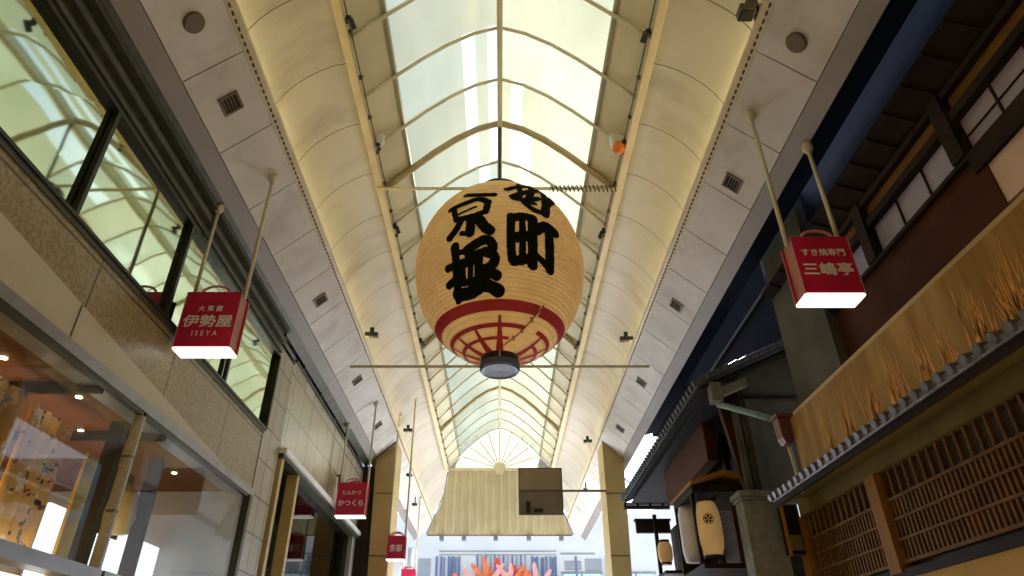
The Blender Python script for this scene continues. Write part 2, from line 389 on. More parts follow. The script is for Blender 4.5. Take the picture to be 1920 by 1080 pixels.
GZ = -EYE / U    # ground level in layout units
YB, YE = -4.0, 6.0

# ------------------------------------------------------------------ ground
b = MB(); b.face([(-40, -40, GZ), (40, -40, GZ), (40, 60, GZ), (-40, 60, GZ)]); tag(b.build('ground', M['asphalt']), kind='structure')
b = MB(); b.box(-.86, .86, YB, 6.2, GZ + .0005, GZ + .002); tag(b.build('paving', mat_granite('street_paving', (.44, .43, .41), (.56, .55, .52), (.50, .48, .46), False)), kind='structure')

# ------------------------------------------------------------------ arcade roof
M['reflectionpane'] = mat_clear('skylight_reflection_pane', (.75, .8, .74), .03)
roof = thing('arcade_roof', (0, 0, GZ), 'long vaulted arcade roof with cream ribs, frosted skylight and curved side coves over the street', 'arcade roof')
J0, JS = 1.0, .2275
joints = [J0 + JS * k for k in range(-22, 23)]
joints = [j for j in joints if YB <= j <= YE]
spans = list(zip([YB] + joints, joints + [YE]))
G = .0016
for s in (-1, 1):
    # sloping side panels, one joint gap between neighbours
    b = MB()
    for y0, y1 in spans:
        b.prism([(s*.593, 1.2625), (s*.707, 1.157), (s*.713, 1.163), (s*.599, 1.2685)], y0 + G, y1 - G)
    b.build('side_panel', M['panel'], roof)
    b = MB(); b.prism([(s*.600, 1.2705), (s*.742, 1.139), (s*.748, 1.146), (s*.606, 1.277)], YB, YE); b.build('panel_backing', M['joint'], roof)
    b = MB(); b.prism([(s*.7085, 1.1555), (s*.744, 1.123), (s*.750, 1.130), (s*.7145, 1.1615)], YB, YE)
    b.build('edge_fascia', M['fascia'], roof)
    # lip, bead trim and light strip of the cove
    b = MB(); b.prism([(s*.5925, 1.2628), (s*.576, 1.276), (s*.574, 1.284), (s*.578, 1.284), (s*.5975, 1.2675)], YB, YE); b.build('cove_lip', M['rail'], roof)
    b = MB(); y = YB
    while y < YE:
        b.box(s*.5855 - .002, s*.5855 + .002, y, y + .010, 1.2655, 1.2675 + .002); y += .020
    b.build('lip_beads', M['edge'], roof)
    b = MB(); b.box(min(s*.588, s*.598), max(s*.588, s*.598), YB, YE, 1.2795, 1.285); b.build('cove_light', M['strip'], roof)
    prof = [(.606, 1.284), (.604, 1.31), (.594, 1.345), (.578, 1.379), (.556, 1.411), (.529, 1.440), (.497, 1.466), (.460, 1.487), (.418, 1.500)]
    b = MB()
    for y0, y1 in spans: b.strip([(s*x, z) for x, z in prof], y0 + G*.8, y1 - G*.8)
    b.build('cove', M['cove'], roof, smooth=True)
    b = MB(); b.strip([(s*(x + .008), z + .006) for x, z in prof], YB, YE); b.build('cove_backing', M['joint'], roof)
    # rail
    b = MB(); b.box(min(s*.395, s*.419), max(s*.395, s*.419), YB, 5.09, 1.455, 1.502); b.build('rail', M['rail'], roof, bevel=.01)
    b = MB(); b.tube((s*.389, YB, 1.470), (s*.389, 5.09, 1.470), .0022, 6); y = 0.5
    for k in range(60):
        b.box(min(s*.385, s*.395), max(s*.385, s*.395), YB + .15*k, YB + .15*k + .008, 1.464, 1.476)
    b.build('rail_cable', M['grille'], roof)
    # opaque slope between rail and glass
    b = MB(); b.prism([(s*.396, 1.500), (s*.314, 1.576), (s*.319, 1.583), (s*.401, 1.507)], YB, 5.09); b.build('slope_panel', M['slope'], roof)
    b = MB(); b.prism([(s*.319, 1.567), (s*.311, 1.575), (s*.309, 1.590), (s*.321, 1.580)], YB, 5.09); b.build('glass_edge', M['glassedge'], roof)
    g = [(.309, 1.590), (.275, 1.624), (.24, 1.655), (.20, 1.690), (.161, 1.722), (.12, 1.750), (.08, 1.774), (.04, 1.793), (.004, 1.806)]
    rnd = random.Random(3)
    yb_ = [.25, .305] + [.305 + .205 * i for i in range(1, 24)]
    yb_ = [q for q in yb_ if q < 5.05] + [5.09]
    for ya, yc_ in zip(yb_, yb_[1:]):
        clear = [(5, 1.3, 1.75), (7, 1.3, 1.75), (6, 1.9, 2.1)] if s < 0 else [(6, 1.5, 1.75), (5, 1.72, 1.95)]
        for i in range(len(g) - 1):
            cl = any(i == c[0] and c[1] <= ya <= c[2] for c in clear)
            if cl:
                b = MB(); b.strip([(s*g[i][0], g[i][1]), (s*g[i+1][0], g[i+1][1])], ya, yc_); b.build('reflection_pane', M['reflectionpane'], roof)  # clear panes put in to stand for bright lamp reflections on the glass
        b = MB(); n_ = 0
        for i in range(len(g) - 1):
            if not any(i == c[0] and c[1] <= ya <= c[2] for c in clear):
                b.strip([(s*g[i][0], g[i][1]), (s*g[i+1][0], g[i+1][1])], ya, yc_)
        bmesh.ops.remove_doubles(b.bm, verts=b.bm.verts, dist=.0001)
        b.build('skylight_pane', M['skyvar'][rnd.randrange(3)], roof, smooth=True)
    b = MB(); b.strip([(s*x, z) for x, z in g], YB, .25); b.build('roof_shade_panel', M['slope'], roof, smooth=True)  # opaque roof added out of view to darken the near ceiling
    # outer weather sheet over the cove so no light leaks from above
    b = MB(); b.strip([(s*.32, 1.592), (s*.43, 1.56), (s*.64, 1.50), (s*.757, 1.20), (s*.752, 1.135)], YB, YE); b.build('roof_sheet', M['steel'], roof)
RIBP = [(.392, 1.478), (.352, 1.524), (.314, 1.562), (.24, 1.638), (.161, 1.708), (.08, 1.762), (0, 1.792)]
y = 1.125 - .205 * 24
k = -24
while y < 5.07:
    if y > YB:
        thick = k % 6 == 3
        b = MB()
        b.path([(-x, y, z) for x, z in RIBP] + [(x, y, z) for x, z in RIBP[::-1][1:]], .012 if thick else .0055, 8)
        rb = b.build('rib', M['ribthick'] if thick else M['rib'], roof, smooth=True)
        if thick:
            rb.data.name = 'main_rib'
    y += .205; k += 1
b = MB(); b.box(-.009, .009, YB, 5.09, 1.772, 1.808); b.build('ridge_beam', M['rib'], roof, bevel=.008)
b = MB(); b.box(-.0035, .0035, YB, 5.09, 1.764, 1.7715); b.build('ridge_rod', M['rail'], roof)

# far gable: fan light over a corrugated screen
YG = 5.09
b = MB(); x = -.54
def gtop(x):
    x = abs(x)
    if x <= .40: return 1.478
    if x <= .42: return 1.29 + (.42 - x) / .02 * .188
    return 1.29 - (x - .42) / .12 * .295
n = 36
for i in range(n):
    x0 = -.54 + 1.08 * i / n; x1 = x0 + 1.08 / n
    z0 = .995
    zt0, zt1 = max(gtop(x0), z0 + .002), max(gtop(x1 - .002), z0 + .002)
    dy = .006 if i % 2 else 0
    b.face([(x0, YG + dy, z0), (x1 - .002, YG + dy, z0), (x1 - .002, YG + dy, zt1), (x0, YG + dy, zt0)])
    b.face([(x1 - .002, YG + dy, z0), (x1, YG + .006 - dy, z0), (x1, YG + .006 - dy, gtop(min(.54, x1)) if abs(x1) < .539 else z0 + .002), (x1 - .002, YG + dy, zt1)])
b.build('gable_screen', M['gable'], roof)
b = MB(); b.box(-.54, .54, YG + .016, YG + .03, .99, .999)
for s in (-1, 1): b.path([(s*.545, YG - .004, .993), (s*.425, YG - .004, 1.29), (s*.402, YG - .004, 1.478)], .0035, 6)
b.build('gable_trim', M['vent'], roof)
for x in (-.43, -.265, -.03, .215, .455):
    b = MB(); b.box(x - .016, x + .016, YG - .02, YG + .03, .952, .9885); b.build('bracket', M['steel'], roof, bevel=.01)
b = MB(); b.face([(-x, YG, z) for x, z in RIBP] + [(x, YG, z) for x, z in RIBP[::-1][1:]]); b.build('fan_glass', M['fanglass'], roof)
for a in range(0, 181, 18):
    t = R(a); L = .5
    # stop each bar at the arch
    e = (math.cos(t), math.sin(t)); L = .38 - .02 * abs(math.sin(2 * t)) if a not in (90,) else .318
    L = 1 / math.sqrt((e[0] / .385) ** 2 + (e[1] / .32) ** 2) * .985
    b = MB(); b.tube((0, YG - .01, 1.482), (e[0]*L, YG - .01, 1.482 + e[1]*L), .0048, 6); b.build('fan_bar', M['rib'], roof)
b = MB(); b.lathe(0, 0, [(0, 0), (0, 0)], 4) if False else b.tube((0, YG - .02, 1.482), (0, YG - .002, 1.482), .045, 20); b.build('fan_hub', M['rail'], roof)
b = MB(); b.box(-.40, .40, YG - .015, YG - .001, 1.470, 1.484); b.build('fan_sill', M['rail'], roof)

b = MB(); b.prism([(-.744, 1.1265), (-.776, 1.105), (-.776, 1.16), (-.744, 1.16)], YB, 3.74); b.build('left_gutter', M['gutter'], roof)
# ------------------------------------------------------------------ fixtures on the roof (hung or set on it: things of their own)
def panel_pt(t, y, out=0):   # a point on the side panel, t=0 inner edge, t=1 outer joint
    n = Vector((-.68, 0, -.733))
    return (.593 + .114*t + n.x*out, y, 1.2625 - .1055*t + n.z*out)
def square_vent(s, y, label, cat='vent'):
    c = panel_pt(.5, y); t = thing('ceiling_vent', (s*c[0], c[1], c[2]), label, cat, 'square vents in the sloping ceiling panels')
    def q(u, v, o):   # u across (towards the outside), v along y
        return (s*(c[0] + u*.734 - o*.68), y + v, c[2] - u*.679 - o*.733)
    h = .026; w = .020
    for nm, rng, m in (('frame', None, M['rail']),):
        b = MB()
        for (u0, u1, v0, v1) in ((-h, h, -h, -w), (-h, h, w, h), (-h, -w, -w, w), (w, h, -w, w)):
            P0 = [q(u0, v0, .004), q(u1, v0, .004), q(u1, v1, .004), q(u0, v1, .004)]; P1 = [q(u0, v0, .0002), q(u1, v0, .0002), q(u1, v1, .0002), q(u0, v1, .0002)]
            b.face(P0)
            for i in range(4): b.face([P0[i], P0[(i+1) % 4], P1[(i+1) % 4], P1[i]])
        b.build('frame', M['vent'], t)
    b = MB(); b.face([q(-w, -w, .001), q(w, -w, .001), q(w, w, .001), q(-w, w, .001)]); b.build('recess', M['ventdark'], t)
    for k in range(4):
        u = -w + .008 + k*.0085
        b = MB(); b.face([q(u, -w, .0012), q(u + .0035, -w, .0036), q(u + .0035, w, .0036), q(u, w, .0012)]); b.build('louvre', M['grille'], t)
    return t
vy = [(1.11, -1), (1.40, 1), (2.04, -1), (2.08, 1), (2.76, -1), (2.78, 1), (3.35, -1), (3.40, 1), (.48, 1)]
vl = ['nearest square vent in the left ceiling slope, beside the left round speaker', 'nearest square vent in the right ceiling slope, left of the right sign rods',
      'square vent in the left ceiling slope, above the left end of the lower lantern bar', 'second square vent in the right ceiling slope, right of the big lantern',
      'third square vent in the left ceiling slope, just below the lower lantern bar', 'third square vent in the right ceiling slope, just below the lower lantern bar',
      'farthest square vent in the left ceiling slope, near the left bronze column', 'farthest square vent in the right ceiling slope, near the right bronze column']
for (y, s), l in zip(vy, vl): square_vent(s, y, l)
def speaker(s, y, label):
    c = panel_pt(.5, y); n = (-s*.68, 0, -.733)
    t = thing('round_speaker', (s*c[0], c[1], c[2]), label, 'ceiling speaker', 'round speakers in the ceiling slopes')
    def pt(o): return (s*c[0] + n[0]*o, y, c[2] + n[2]*o)
    b = MB(); b.tube(pt(.0004), pt(.0045), .0235, 28); b.build('rim', M['vent'], t)
    b = MB(); b.tube(pt(.0046), pt(.0062), .0205, 28); b.build('grille', M['grille'], t)
speaker(-1, .885, 'dark round speaker flush in the left ceiling slope at the top of the view')
speaker(1, .935, 'dark round speaker flush in the right ceiling slope above the right red sign')

def floodlight(s, x, y, z, label, n=2, k=1.0):
    t = thing('floodlight', (s*x, y, z), label, 'floodlight', 'black floodlights on the cove lips')
    b = MB(); b.box(s*x - .012*k, s*x + .012*k, y - .006*k, y + .006*k, z - .004*k, z + .030*k); b.build('bracket', M['black'], t)
    for i in range(n):
        dx = (i - (n-1)/2) * .040 * k
        b = MB()
        b.box(s*x + dx - .018*k, s*x + dx + .018*k, y - .017*k, y + .017*k, z - .030*k, z - .005*k); b.build('lamp_head', M['black'], t, bevel=.012*k)
        b = MB(); b.box(s*x + dx - .014*k, s*x + dx + .014*k, y - .013*k, y + .013*k, z - .0315*k, z - .0304*k); b.build('lens', M['edge'], t)
floodlight(1, .572, .925, 1.315, 'large twin black floodlight on the right cove at the top of the view', 2, .95)
floodlight(-1, .555, 2.52, 1.330, 'twin black floodlight on the left cove just above the lower lantern bar', 2, .75)
floodlight(1, .555, 2.56, 1.330, 'twin black floodlight on the right cove just above the lower lantern bar', 2, .75)
floodlight(-1, .545, 3.75, 1.335, 'small black floodlight on the left cove near the left bronze column', 2, .7)
floodlight(1, .545, 3.95, 1.335, 'small black floodlight on the right cove near the right bronze column', 2, .7)

def rail_clamp(s, y, label):
    t = thing('spotlight', (s*.386, y, 1.45), label, 'spotlight', 'small black spotlights clamped to the cream rails')
    b = MB(); b.box(s*.386 - .006, s*.386 + .006, y - .005, y + .005, 1.448, 1.470); b.build('clamp', M['black'], t)
    b = MB(); b.tube((s*.378, y - .012, 1.446), (s*.372, y + .012, 1.438), .0085, 10); b.build('lamp_head', M['black'], t, smooth=False)
for s, y, l in ((-1, 1.06, 'black spotlight on the left rail at the very top of the view'), (1, 1.10, 'black spotlight on the right rail at the very top of the view'),
                (-1, 1.93, 'black spotlight on the left rail beside the top of the big lantern'), (1, 1.96, 'black spotlight on the right rail beside the top of the big lantern'),
                (-1, 2.85, 'small black spotlight on the left rail beside the red rings of the big lantern'), (1, 2.88, 'small black spotlight on the right rail beside the red rings of the big lantern')):
    rail_clamp(s, y, l)

# orange warning light (right) and sensor box (left) on the rails
t = thing('warning_light', (.385, 1.54, 1.44), 'cream box with a round orange lamp hanging under the right rail', 'warning light')
b = MB(); b.box(.352, .396, 1.515, 1.545, 1.478, 1.518); b.build('housing', M['white'], t, bevel=.02)
b = MB(); b.ball((.376, 1.525, 1.462), .021, 20); b.build('lens', M['redglow'], t, smooth=True)
b = MB(); b.ball((.391, 1.505, 1.470), .009, 12); b.build('knob', M['black'], t, smooth=True)
t = thing('sensor_box', (-.385, 1.54, 1.44), 'small cream box with two black sensors under the left rail', 'sensor')
b = MB(); b.box(-.392, -.368, 1.515, 1.535, 1.478, 1.515); b.build('housing', M['white'], t, bevel=.015)
for dx, z in ((0, 1.470), (.004, 1.452)):
    b = MB(); b.ball((-.383 + dx, 1.52, z), .0065, 10); b.build('sensor_head', M['black'], t, smooth=True)

# ------------------------------------------------------------------ the big lantern
LY, LZ, LA, LB = 1.74, 1.13, .264, .307
lan = thing('paper_lantern', (0, LY, LZ - LB), 'giant orange paper lantern with black characters and red rings hanging in mid street', 'lantern')
lp = []
for i in range(61):
    z = -.975 + 1.93 * i / 60
    r = LA * math.sqrt(1 - z * z)
    lp.append((r + .0011 * (1 if i % 2 else -1), LZ + z * LB))
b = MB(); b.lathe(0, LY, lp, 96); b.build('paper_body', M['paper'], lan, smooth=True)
def onlan(az, zn, off):      # a point on the lantern's skin, off in layout units
    zn = max(-.99, min(.99, zn)); r = LA * math.sqrt(1 - zn * zn)
    p = Vector((r * math.sin(az), -r * math.cos(az), zn * LB))
    nrm = Vector((p.x / LA**2, p.y / LA**2, p.z / LB**2)).normalized()
    p += nrm * off
    return (p.x, p.y + LY, p.z + LZ)
STROKES = [
    ([(-25.3, 0.448), (-13.6, 0.392), (-3.4, 0.374)], 0.053) ,
    ([(-35.0, 0.282), (-22.2, 0.308), (-14.0, 0.326), (-7.3, 0.261)], 0.059) ,
    ([(-31.6, 0.26), (-28.2, 0.103)], 0.05) ,
    ([(-7.5, 0.262), (-8.8, 0.126)], 0.056) ,
    ([(-28.5, 0.104), (-18.0, 0.094), (-9.3, 0.132)], 0.053) ,
    ([(-27.0, 0.165), (-15.1, 0.215)], 0.023) ,
    ([(-24.2, 0.089), (-28.0, -0.018), (-32.8, -0.089)], 0.063) ,
    ([(-18.0, 0.094), (-18.4, -0.097)], 0.076) ,
    ([(-18.6, -0.101), (-24.3, -0.074)], 0.04) ,
    ([(-13.3, 0.061), (-9.4, -0.041), (-5.6, -0.097)], 0.083) ,
    ([(-29.1, -0.186), (-29.3, -0.34), (-31.3, -0.52), (-34.0, -0.645)], 0.073) ,
    ([(-36.6, -0.372), (-23.2, -0.362)], 0.059) ,
    ([(-38.9, -0.514), (-29.3, -0.476)], 0.059) ,
    ([(-27.6, -0.259), (-21.6, -0.268)], 0.043) ,
    ([(-21.6, -0.268), (-13.7, -0.206), (-8.3, -0.183), (-4.5, -0.226), (-4.7, -0.283)], 0.073) ,
    ([(-21.1, -0.32), (-9.7, -0.29)], 0.05) ,
    ([(-24.7, -0.369), (-26.3, -0.524)], 0.05) ,
    ([(-18.9, -0.374), (-21.6, -0.578)], 0.046) ,
    ([(-13.3, -0.339), (-15.2, -0.559)], 0.063) ,
    ([(-26.3, -0.382), (-12.5, -0.364)], 0.056) ,
    ([(-26.8, -0.534), (-13.7, -0.524)], 0.05) ,
    ([(-9.7, -0.296), (-3.6, -0.339), (-4.1, -0.408), (-10.4, -0.464)], 0.073) ,
    ([(-10.8, -0.447), (-1.6, -0.51)], 0.079) ,
    ([(-13.9, -0.55), (-5.6, -0.485)], 0.056) ,
    ([(-34.1, -0.608), (-22.2, -0.616), (-12.3, -0.575), (-6.6, -0.591), (-0.3, -0.63)], 0.096) ,
    ([(-23.1, -0.608), (-31.3, -0.632)], 0.066) ,
    ([(5.0, 0.472), (16.1, 0.572), (37.0, 0.73)], 0.056) ,
    ([(8.2, 0.347), (17.5, 0.45), (42.4, 0.697)], 0.056) ,
    ([(16.1, 0.632), (13.9, 0.365)], 0.046) ,
    ([(31.7, 0.749), (19.6, 0.343)], 0.063) ,
    ([(39.1, 0.712), (49.3, 0.624), (32.8, 0.34)], 0.076) ,
    ([(8.9, 0.323), (19.0, 0.326), (29.6, 0.425)], 0.05) ,
    ([(15.9, 0.287), (21.7, 0.207), (30.2, 0.194)], 0.056) ,
    ([(38.5, 0.605), (30.3, 0.185)], 0.083) ,
    ([(19.0, 0.281), (24.5, 0.301)], 0.036) ,
    ([(7.0, 0.08), (6.7, -0.158), (7.9, -0.371)], 0.066) ,
    ([(7.0, 0.045), (14.1, 0.088), (20.5, 0.084)], 0.073) ,
    ([(13.8, 0.063), (14.5, -0.384)], 0.053) ,
    ([(20.7, 0.089), (20.7, -0.166), (21.8, -0.396)], 0.083) ,
    ([(7.4, -0.168), (20.2, -0.115)], 0.083) ,
    ([(8.6, -0.384), (20.6, -0.336)], 0.073) ,
    ([(23.3, -0.045), (30.0, 0.036), (37.5, -0.006)], 0.083) ,
    ([(31.9, 0.019), (32.8, -0.194), (34.9, -0.39)], 0.086) ,
    ([(35.2, -0.395), (29.2, -0.341), (23.8, -0.299)], 0.05) ,
]

def brush(b, pts, w, off):
    """one brush stroke: a ribbon of width w metres following the skin, with rounded ragged ends"""
    P = [(R(a), z) for a, z in pts]
    def m2(a, z): r = LA * math.sqrt(max(.05, 1 - z*z)); return (a * r * U, math.asin(max(-1, min(1, z))) * (LA*.5 + LB*.5) * U)
    # resample in a smoothed way
    Q = [P[0]]
    for i in range(len(P) - 1):
        for k in range(1, 9):
            t = k / 8
            p0 = P[max(i-1, 0)]; p1 = P[i]; p2 = P[i+1]; p3 = P[min(i+2, len(P)-1)]
            Q.append(tuple(.5 * ((2*p1[j]) + (-p0[j] + p2[j])*t + (2*p0[j] - 5*p1[j] + 4*p2[j] - p3[j])*t*t + (-p0[j] + 3*p1[j] - 3*p2[j] + p3[j])*t**3) for j in (0, 1)))
    rows = []
    N = len(Q)
    S = [m2(*q) for q in Q]
    cum = [0]
    for i in range(1, N): cum.append(cum[-1] + math.dist(S[i], S[i-1]))
    Lt = cum[-1]; h = w / 2
    def at(s):
        if s <= 0: i = 1; f = s / max(1e-6, cum[1])
        elif s >= Lt: i = N - 1; f = 1 + (s - Lt) / max(1e-6, cum[-1] - cum[-2])
        else:
            i = next(j for j in range(1, N) if cum[j] >= s); f = (s - cum[i-1]) / max(1e-6, cum[i] - cum[i-1])
        a = Q[i-1][0] + (Q[i][0] - Q[i-1][0]) * f; z = Q[i-1][1] + (Q[i][1] - Q[i-1][1]) * f
        d = (S[i][0] - S[i-1][0], S[i][1] - S[i-1][1]); L = math.hypot(*d) or 1
        return a, z, d[0] / L, d[1] / L
    ss = [-.8*h, -.72*h, -.45*h, 0] + [Lt * j / 14 for j in range(1, 14)] + [Lt, Lt + .45*h, Lt + .72*h, Lt + .8*h]
    for j, s in enumerate(ss):
        e = min(1, max(0, (s + .8*h) / (.8*h)), 1) if s < 0 else (min(1, max(0, (Lt + .8*h - s) / (.8*h))) if s > Lt else 1)
        hw = h * math.sqrt(max(.04, 1 - (1 - e) ** 2)) * (1 + random.uniform(-.06, .06))
        a, z, dx, dz = at(s)
        r = LA * math.sqrt(max(.05, 1 - z*z)) * U
        row = []
        for c in (-1, -.33, .33, 1):
            ox, oz = -dz * hw * c, dx * hw * c
            row.append(b.bm.verts.new(V(*onlan(a + ox / r, z + oz / ((LA + LB) / 2 * U) * math.sqrt(max(.1, 1 - z*z)), off))))
        rows.append(row)
    for r0, r1 in zip(rows, rows[1:]):
        for c in range(3): b.bm.faces.new([r0[c], r0[c+1], r1[c+1], r1[c]])
cuts = [(0, 10), (10, 26), (26, 35), (35, 99)]
for i0, i1 in cuts:
    b = MB()
    for k, (pts, w) in enumerate(STROKES[i0:i1]): brush(b, pts, w * 1.7, .0022 + .00008 * k)
    o = b.build('painted_character', M['ink'], lan)
# painted red rings and spokes below
def ring(p0, p1, a0, a1, off=.0022, ragged=0):
    b = MB(); n = max(6, int(abs(a1 - a0) / 4)); rows = []
    for i in range(n + 1):
        a = R(a0 + (a1 - a0) * i / n)
        rr = [b.bm.verts.new(V(*onlan(a, -math.sin(R(p0 + (p1 - p0) * j / 3)), off))) for j in range(4)]
        rows.append(rr)
    for r0, r1 in zip(rows, rows[1:]):
        for j in range(3): b.bm.faces.new([r0[j], r0[j+1], r1[j+1], r1[j]])
    return b
ring(43, 49.5, -322, 36).build('red_ring', M['redpaint'], lan)
ring(56.6, 59.4, -312, 30).build('red_ring', M['redpaint'], lan)
ring(65.6, 67.9, -300, 14, .0023).build('red_ring', M['redpaint'], lan)
for a in range(-150, 181, 30):
    if a in (30,): continue
    dw = 3.2
    b = MB(); rows = []
    for j in range(9):
        p = 58.5 + 19 * j / 8; p = p if a else 52 + 25 * j / 8
        w = (.45 + .9 * j / 8) * (.008) / (LA * math.cos(R(p)))
        rows.append([b.bm.verts.new(V(*onlan(R(a) + c * w, -math.sin(R(p)), .0025))) for c in (-1, 0, 1)])
    for r0, r1 in zip(rows, rows[1:]):
        for c in range(2): b.bm.faces.new([r0[c], r0[c+1], r1[c+1], r1[c]])
    b.build('red_spoke', M['redpaint'], lan)
# the torn seam across the rings and its stitched cord
b = MB(); pts = [onlan(R(a), -math.sin(R(p)), .004) for a, p in ((38.5, 42), (36, 47), (33, 52), (30, 57), (26, 62), (19, 67), (8, 72))]
b.path(pts, .0022, 6)
for a, p in ((36.5, 46), (33, 52), (28, 60), (21, 66)):
    for q in (-3, 3):
        b.tube(onlan(R(a - 2 + q*.3), -math.sin(R(p - 1.2)), .004), onlan(R(a + 2 + q*.3), -math.sin(R(p + 1.5)), .004), .0016, 5)
b.build('seam_cord', M['redside'], lan, smooth=True)
b = MB(); b.lathe(0, LY, [(0, .850), (.054, .850), (.056, .845), (.056, .800), (.054, .798)], 40); b.build('bottom_cap', M['capblk'], lan, smooth=False)
b = MB(); b.lathe(0, LY, [(.0585, .812), (.0585, .795), (.054, .789), (.045, .792), (0, .794)], 40); b.build('cap_base', M['capblue'], lan)
b = MB(); b.box(-.0022, .0022, LY - .0585, LY - .0562, .813, .845); b.build('cap_tag', M['rail'], lan)
b = MB(); b.lathe(0, LY, [(.075, 1.425), (.075, 1.46), (0, 1.46)], 32); b.build('top_cap', M['capblk'], lan)
b = MB(); b.tube((0, LY, 1.46), (0, LY, 1.785), .006, 8); b.build('hanging_cable', M['black'], lan)
t = tag(MB().tube((-.42, LY - .03, 1.452), (.40, LY - .03, 1.452), .0055, 10).build('steadying_bar', M['rod'], smooth=True), 'upper cream steadying bar behind the top of the big lantern, rail to rail', 'bar', 'bars steadying the big lantern')
b = MB(); pts = []
for i in range(90): a = i * 1.15; pts.append((.17 + .23 * i / 89, LY - .03 + .011 * math.cos(a), 1.452 + .011 * math.sin(a)))
tag(b.path(pts, .0022, 5).build('coiled_cable', M['black'], smooth=True), 'dark cable coiled round the right end of the upper lantern bar', 'cable')
tag(MB().tube((-.435, LY, .806), (.435, LY, .806), .0042, 10).build('steadying_bar', M['rod'], smooth=True), 'lower thin steadying bar crossing behind the cap of the big lantern', 'bar', 'bars steadying the big lantern')

# ------------------------------------------------------------------ red bag-shaped hanging signs
def bag_sign(s, x0, x1, y0, y1, z0, z1, label, lines, rodlen=True, zc=None):
    t = thing('hanging_sign', ((x0+x1)/2, (y0+y1)/2, z0), label, 'sign', 'red bag-shaped shop signs hanging on rods')
    e = .004
    b = MB(); b.box(x0 + e, x1 - e, y0 + e*.5, y1 - e*.5, z0 + e, z1); b.build('side_body', M['redside'], t, bevel=.006)
    b = MB(); b.box(x0 + .001, x1 - .001, y0 - .0012, y0 + e*.5 - .0004, z0 + .003, z1 + .001); b.box(x0 + .001, x1 - .001, y1 - e*.5 + .0004, y1 + .0012, z0 + .003, z1 + .001); b.build('red_face', M['red'], t)
    b = MB(); b.box(x0 - .0005, x1 + .0005, y0 - .0006, y1 + .0006, z0 - .004, z0 + .0028); b.build('lit_base', M['litwhite'], t, bevel=.005)
    for xx_ in (x0, x1):
        for yv in (y0 - .001, y1 + .001):
            MB().tube((xx_, yv, z0), (xx_, yv, z1), .0011, 6).build('edge_trim', M['pinktrim'], t)
    b = MB()
    for zz_ in (z0 + .030, z1 - .030):
        for xx_ in (x0 + .0035, x1 - .0035):
            b.tube((xx_, y0 - .0016, zz_), (xx_, y0 - .0010, zz_), .0016, 8)
    b.build('screws', M['steel'], t)
    xc = (x0 + x1)/2
    for yy_ in (y0 + .004, y1 - .004):
        b = MB(); pts = [(xc - .034 * math.cos(R(a)) , yy_, z1 + .020 * math.sin(R(a))) for a in range(0, 181, 15)]
        b.path(pts, .0032, 8); b.build('handle', M['pinktrim'] if yy_ < (y0+y1)/2 else M['red'], t, smooth=True)
    for txt, size, dz, bold, sx in lines:
        writing(txt, size, (xc, y0 - .0022, z1 - dz), t, M['letter'], bold, sx)
    ym = (y0 + y1) / 2
    for x in (x0 + .003, x1 - .003):
        ax = abs(x); zt = 1.2625 - (ax - .593) * (.1055/.114)
        if ax > .744: zt = 1.123
        if ax < .593: zt = 1.5 - (max(0, ax - .43) / .17) ** 2.2 * .16
        b = MB(); b.tube((x, ym, z1 - .004), (x, ym, zt), .0048, 10); rd = b.build('rod', M['rod'], t, smooth=True)
        b = MB(); b.lathe(x, ym, [(0, zt - .024), (.008, zt - .022), (.0125, zt - .012), (.0125, zt + .004), (0, zt + .004)], 14); b.build('flange', M['rod'], rd, smooth=True)
bag_sign(1, .623, .745, 1.14, 1.19, .690, .832, 'red bag-shaped sign hanging on two rods at the right, white characters and glowing base', [('すき焼専門', .085, .040, .002, 1.0), ('三嶋亭', .150, .082, .0035, 1.08)])
bag_sign(-1, -.762, -.629, 1.368, 1.418, .682, .832, 'red bag-shaped sign hanging on two rods at the left in front of the green windows', [('大 東 屋', .075, .046, .002, 1.0), ('伊勢屋', .155, .080, .0035, 1.15), ('I S E Y A', .085, .113, .001, .9)])
bag_sign(-1, -.750, -.616, 3.07, 3.12, .682, .830, 'middle-distance red bag-shaped sign in front of the dark slot beside the left bronze column', [('とんかつ', .10, .045, .002, 1.0), ('かつくら', .135, .092, .004, 1.0)])
bag_sign(-1, -.586, -.492, 3.60, 3.64, .582, .697, 'small red bag-shaped sign in front of the foot of the left bronze column', [('京都', .17, .060, .003, .9)])
bag_sign(-1, -.700, -.600, 5.02, 5.06, .600, .745, 'farthest red bag-shaped sign, cut by the bottom of the view', [('寺町', .2, .070, .006, .9)])

# ------------------------------------------------------------------ bronze roof columns
for s, lab in ((-1, 'tall bronze column under the left ceiling edge with a dark slot beside it'), (1, 'tall bronze column under the right ceiling edge at the end of the shops')):
    t = thing('arcade_column', (s*.655, 3.78, GZ), lab, 'column', 'bronze columns carrying the arcade roof')
    b = MB()
    a = [(s*.600, 1.258), (s*.716, 1.152), (s*.676, GZ), (s*.592, GZ)]
    b.prism(a, 3.74, 3.95); b.build('shaft', M['column'], t)
    b = MB()
    for z in (.95, .62, .30): b.box(min(s*.5935, s*.700), max(s*.5935, s*.700), 3.7365, 3.7390, z, z + .004)
    b.build('joint_line', M['edge'], t)
    if s < 0:
        b = MB(); b.box(-.775, -.722, 3.72, 3.93, GZ, 1.10); b.build('dark_slot_panel', M['ventdark'], t)
        b = MB(); b.tube((-.80, 3.70, 1.06), (-.60, 3.70, 1.235), .006, 6); b.build('cap_edge', M['gutter'], t)

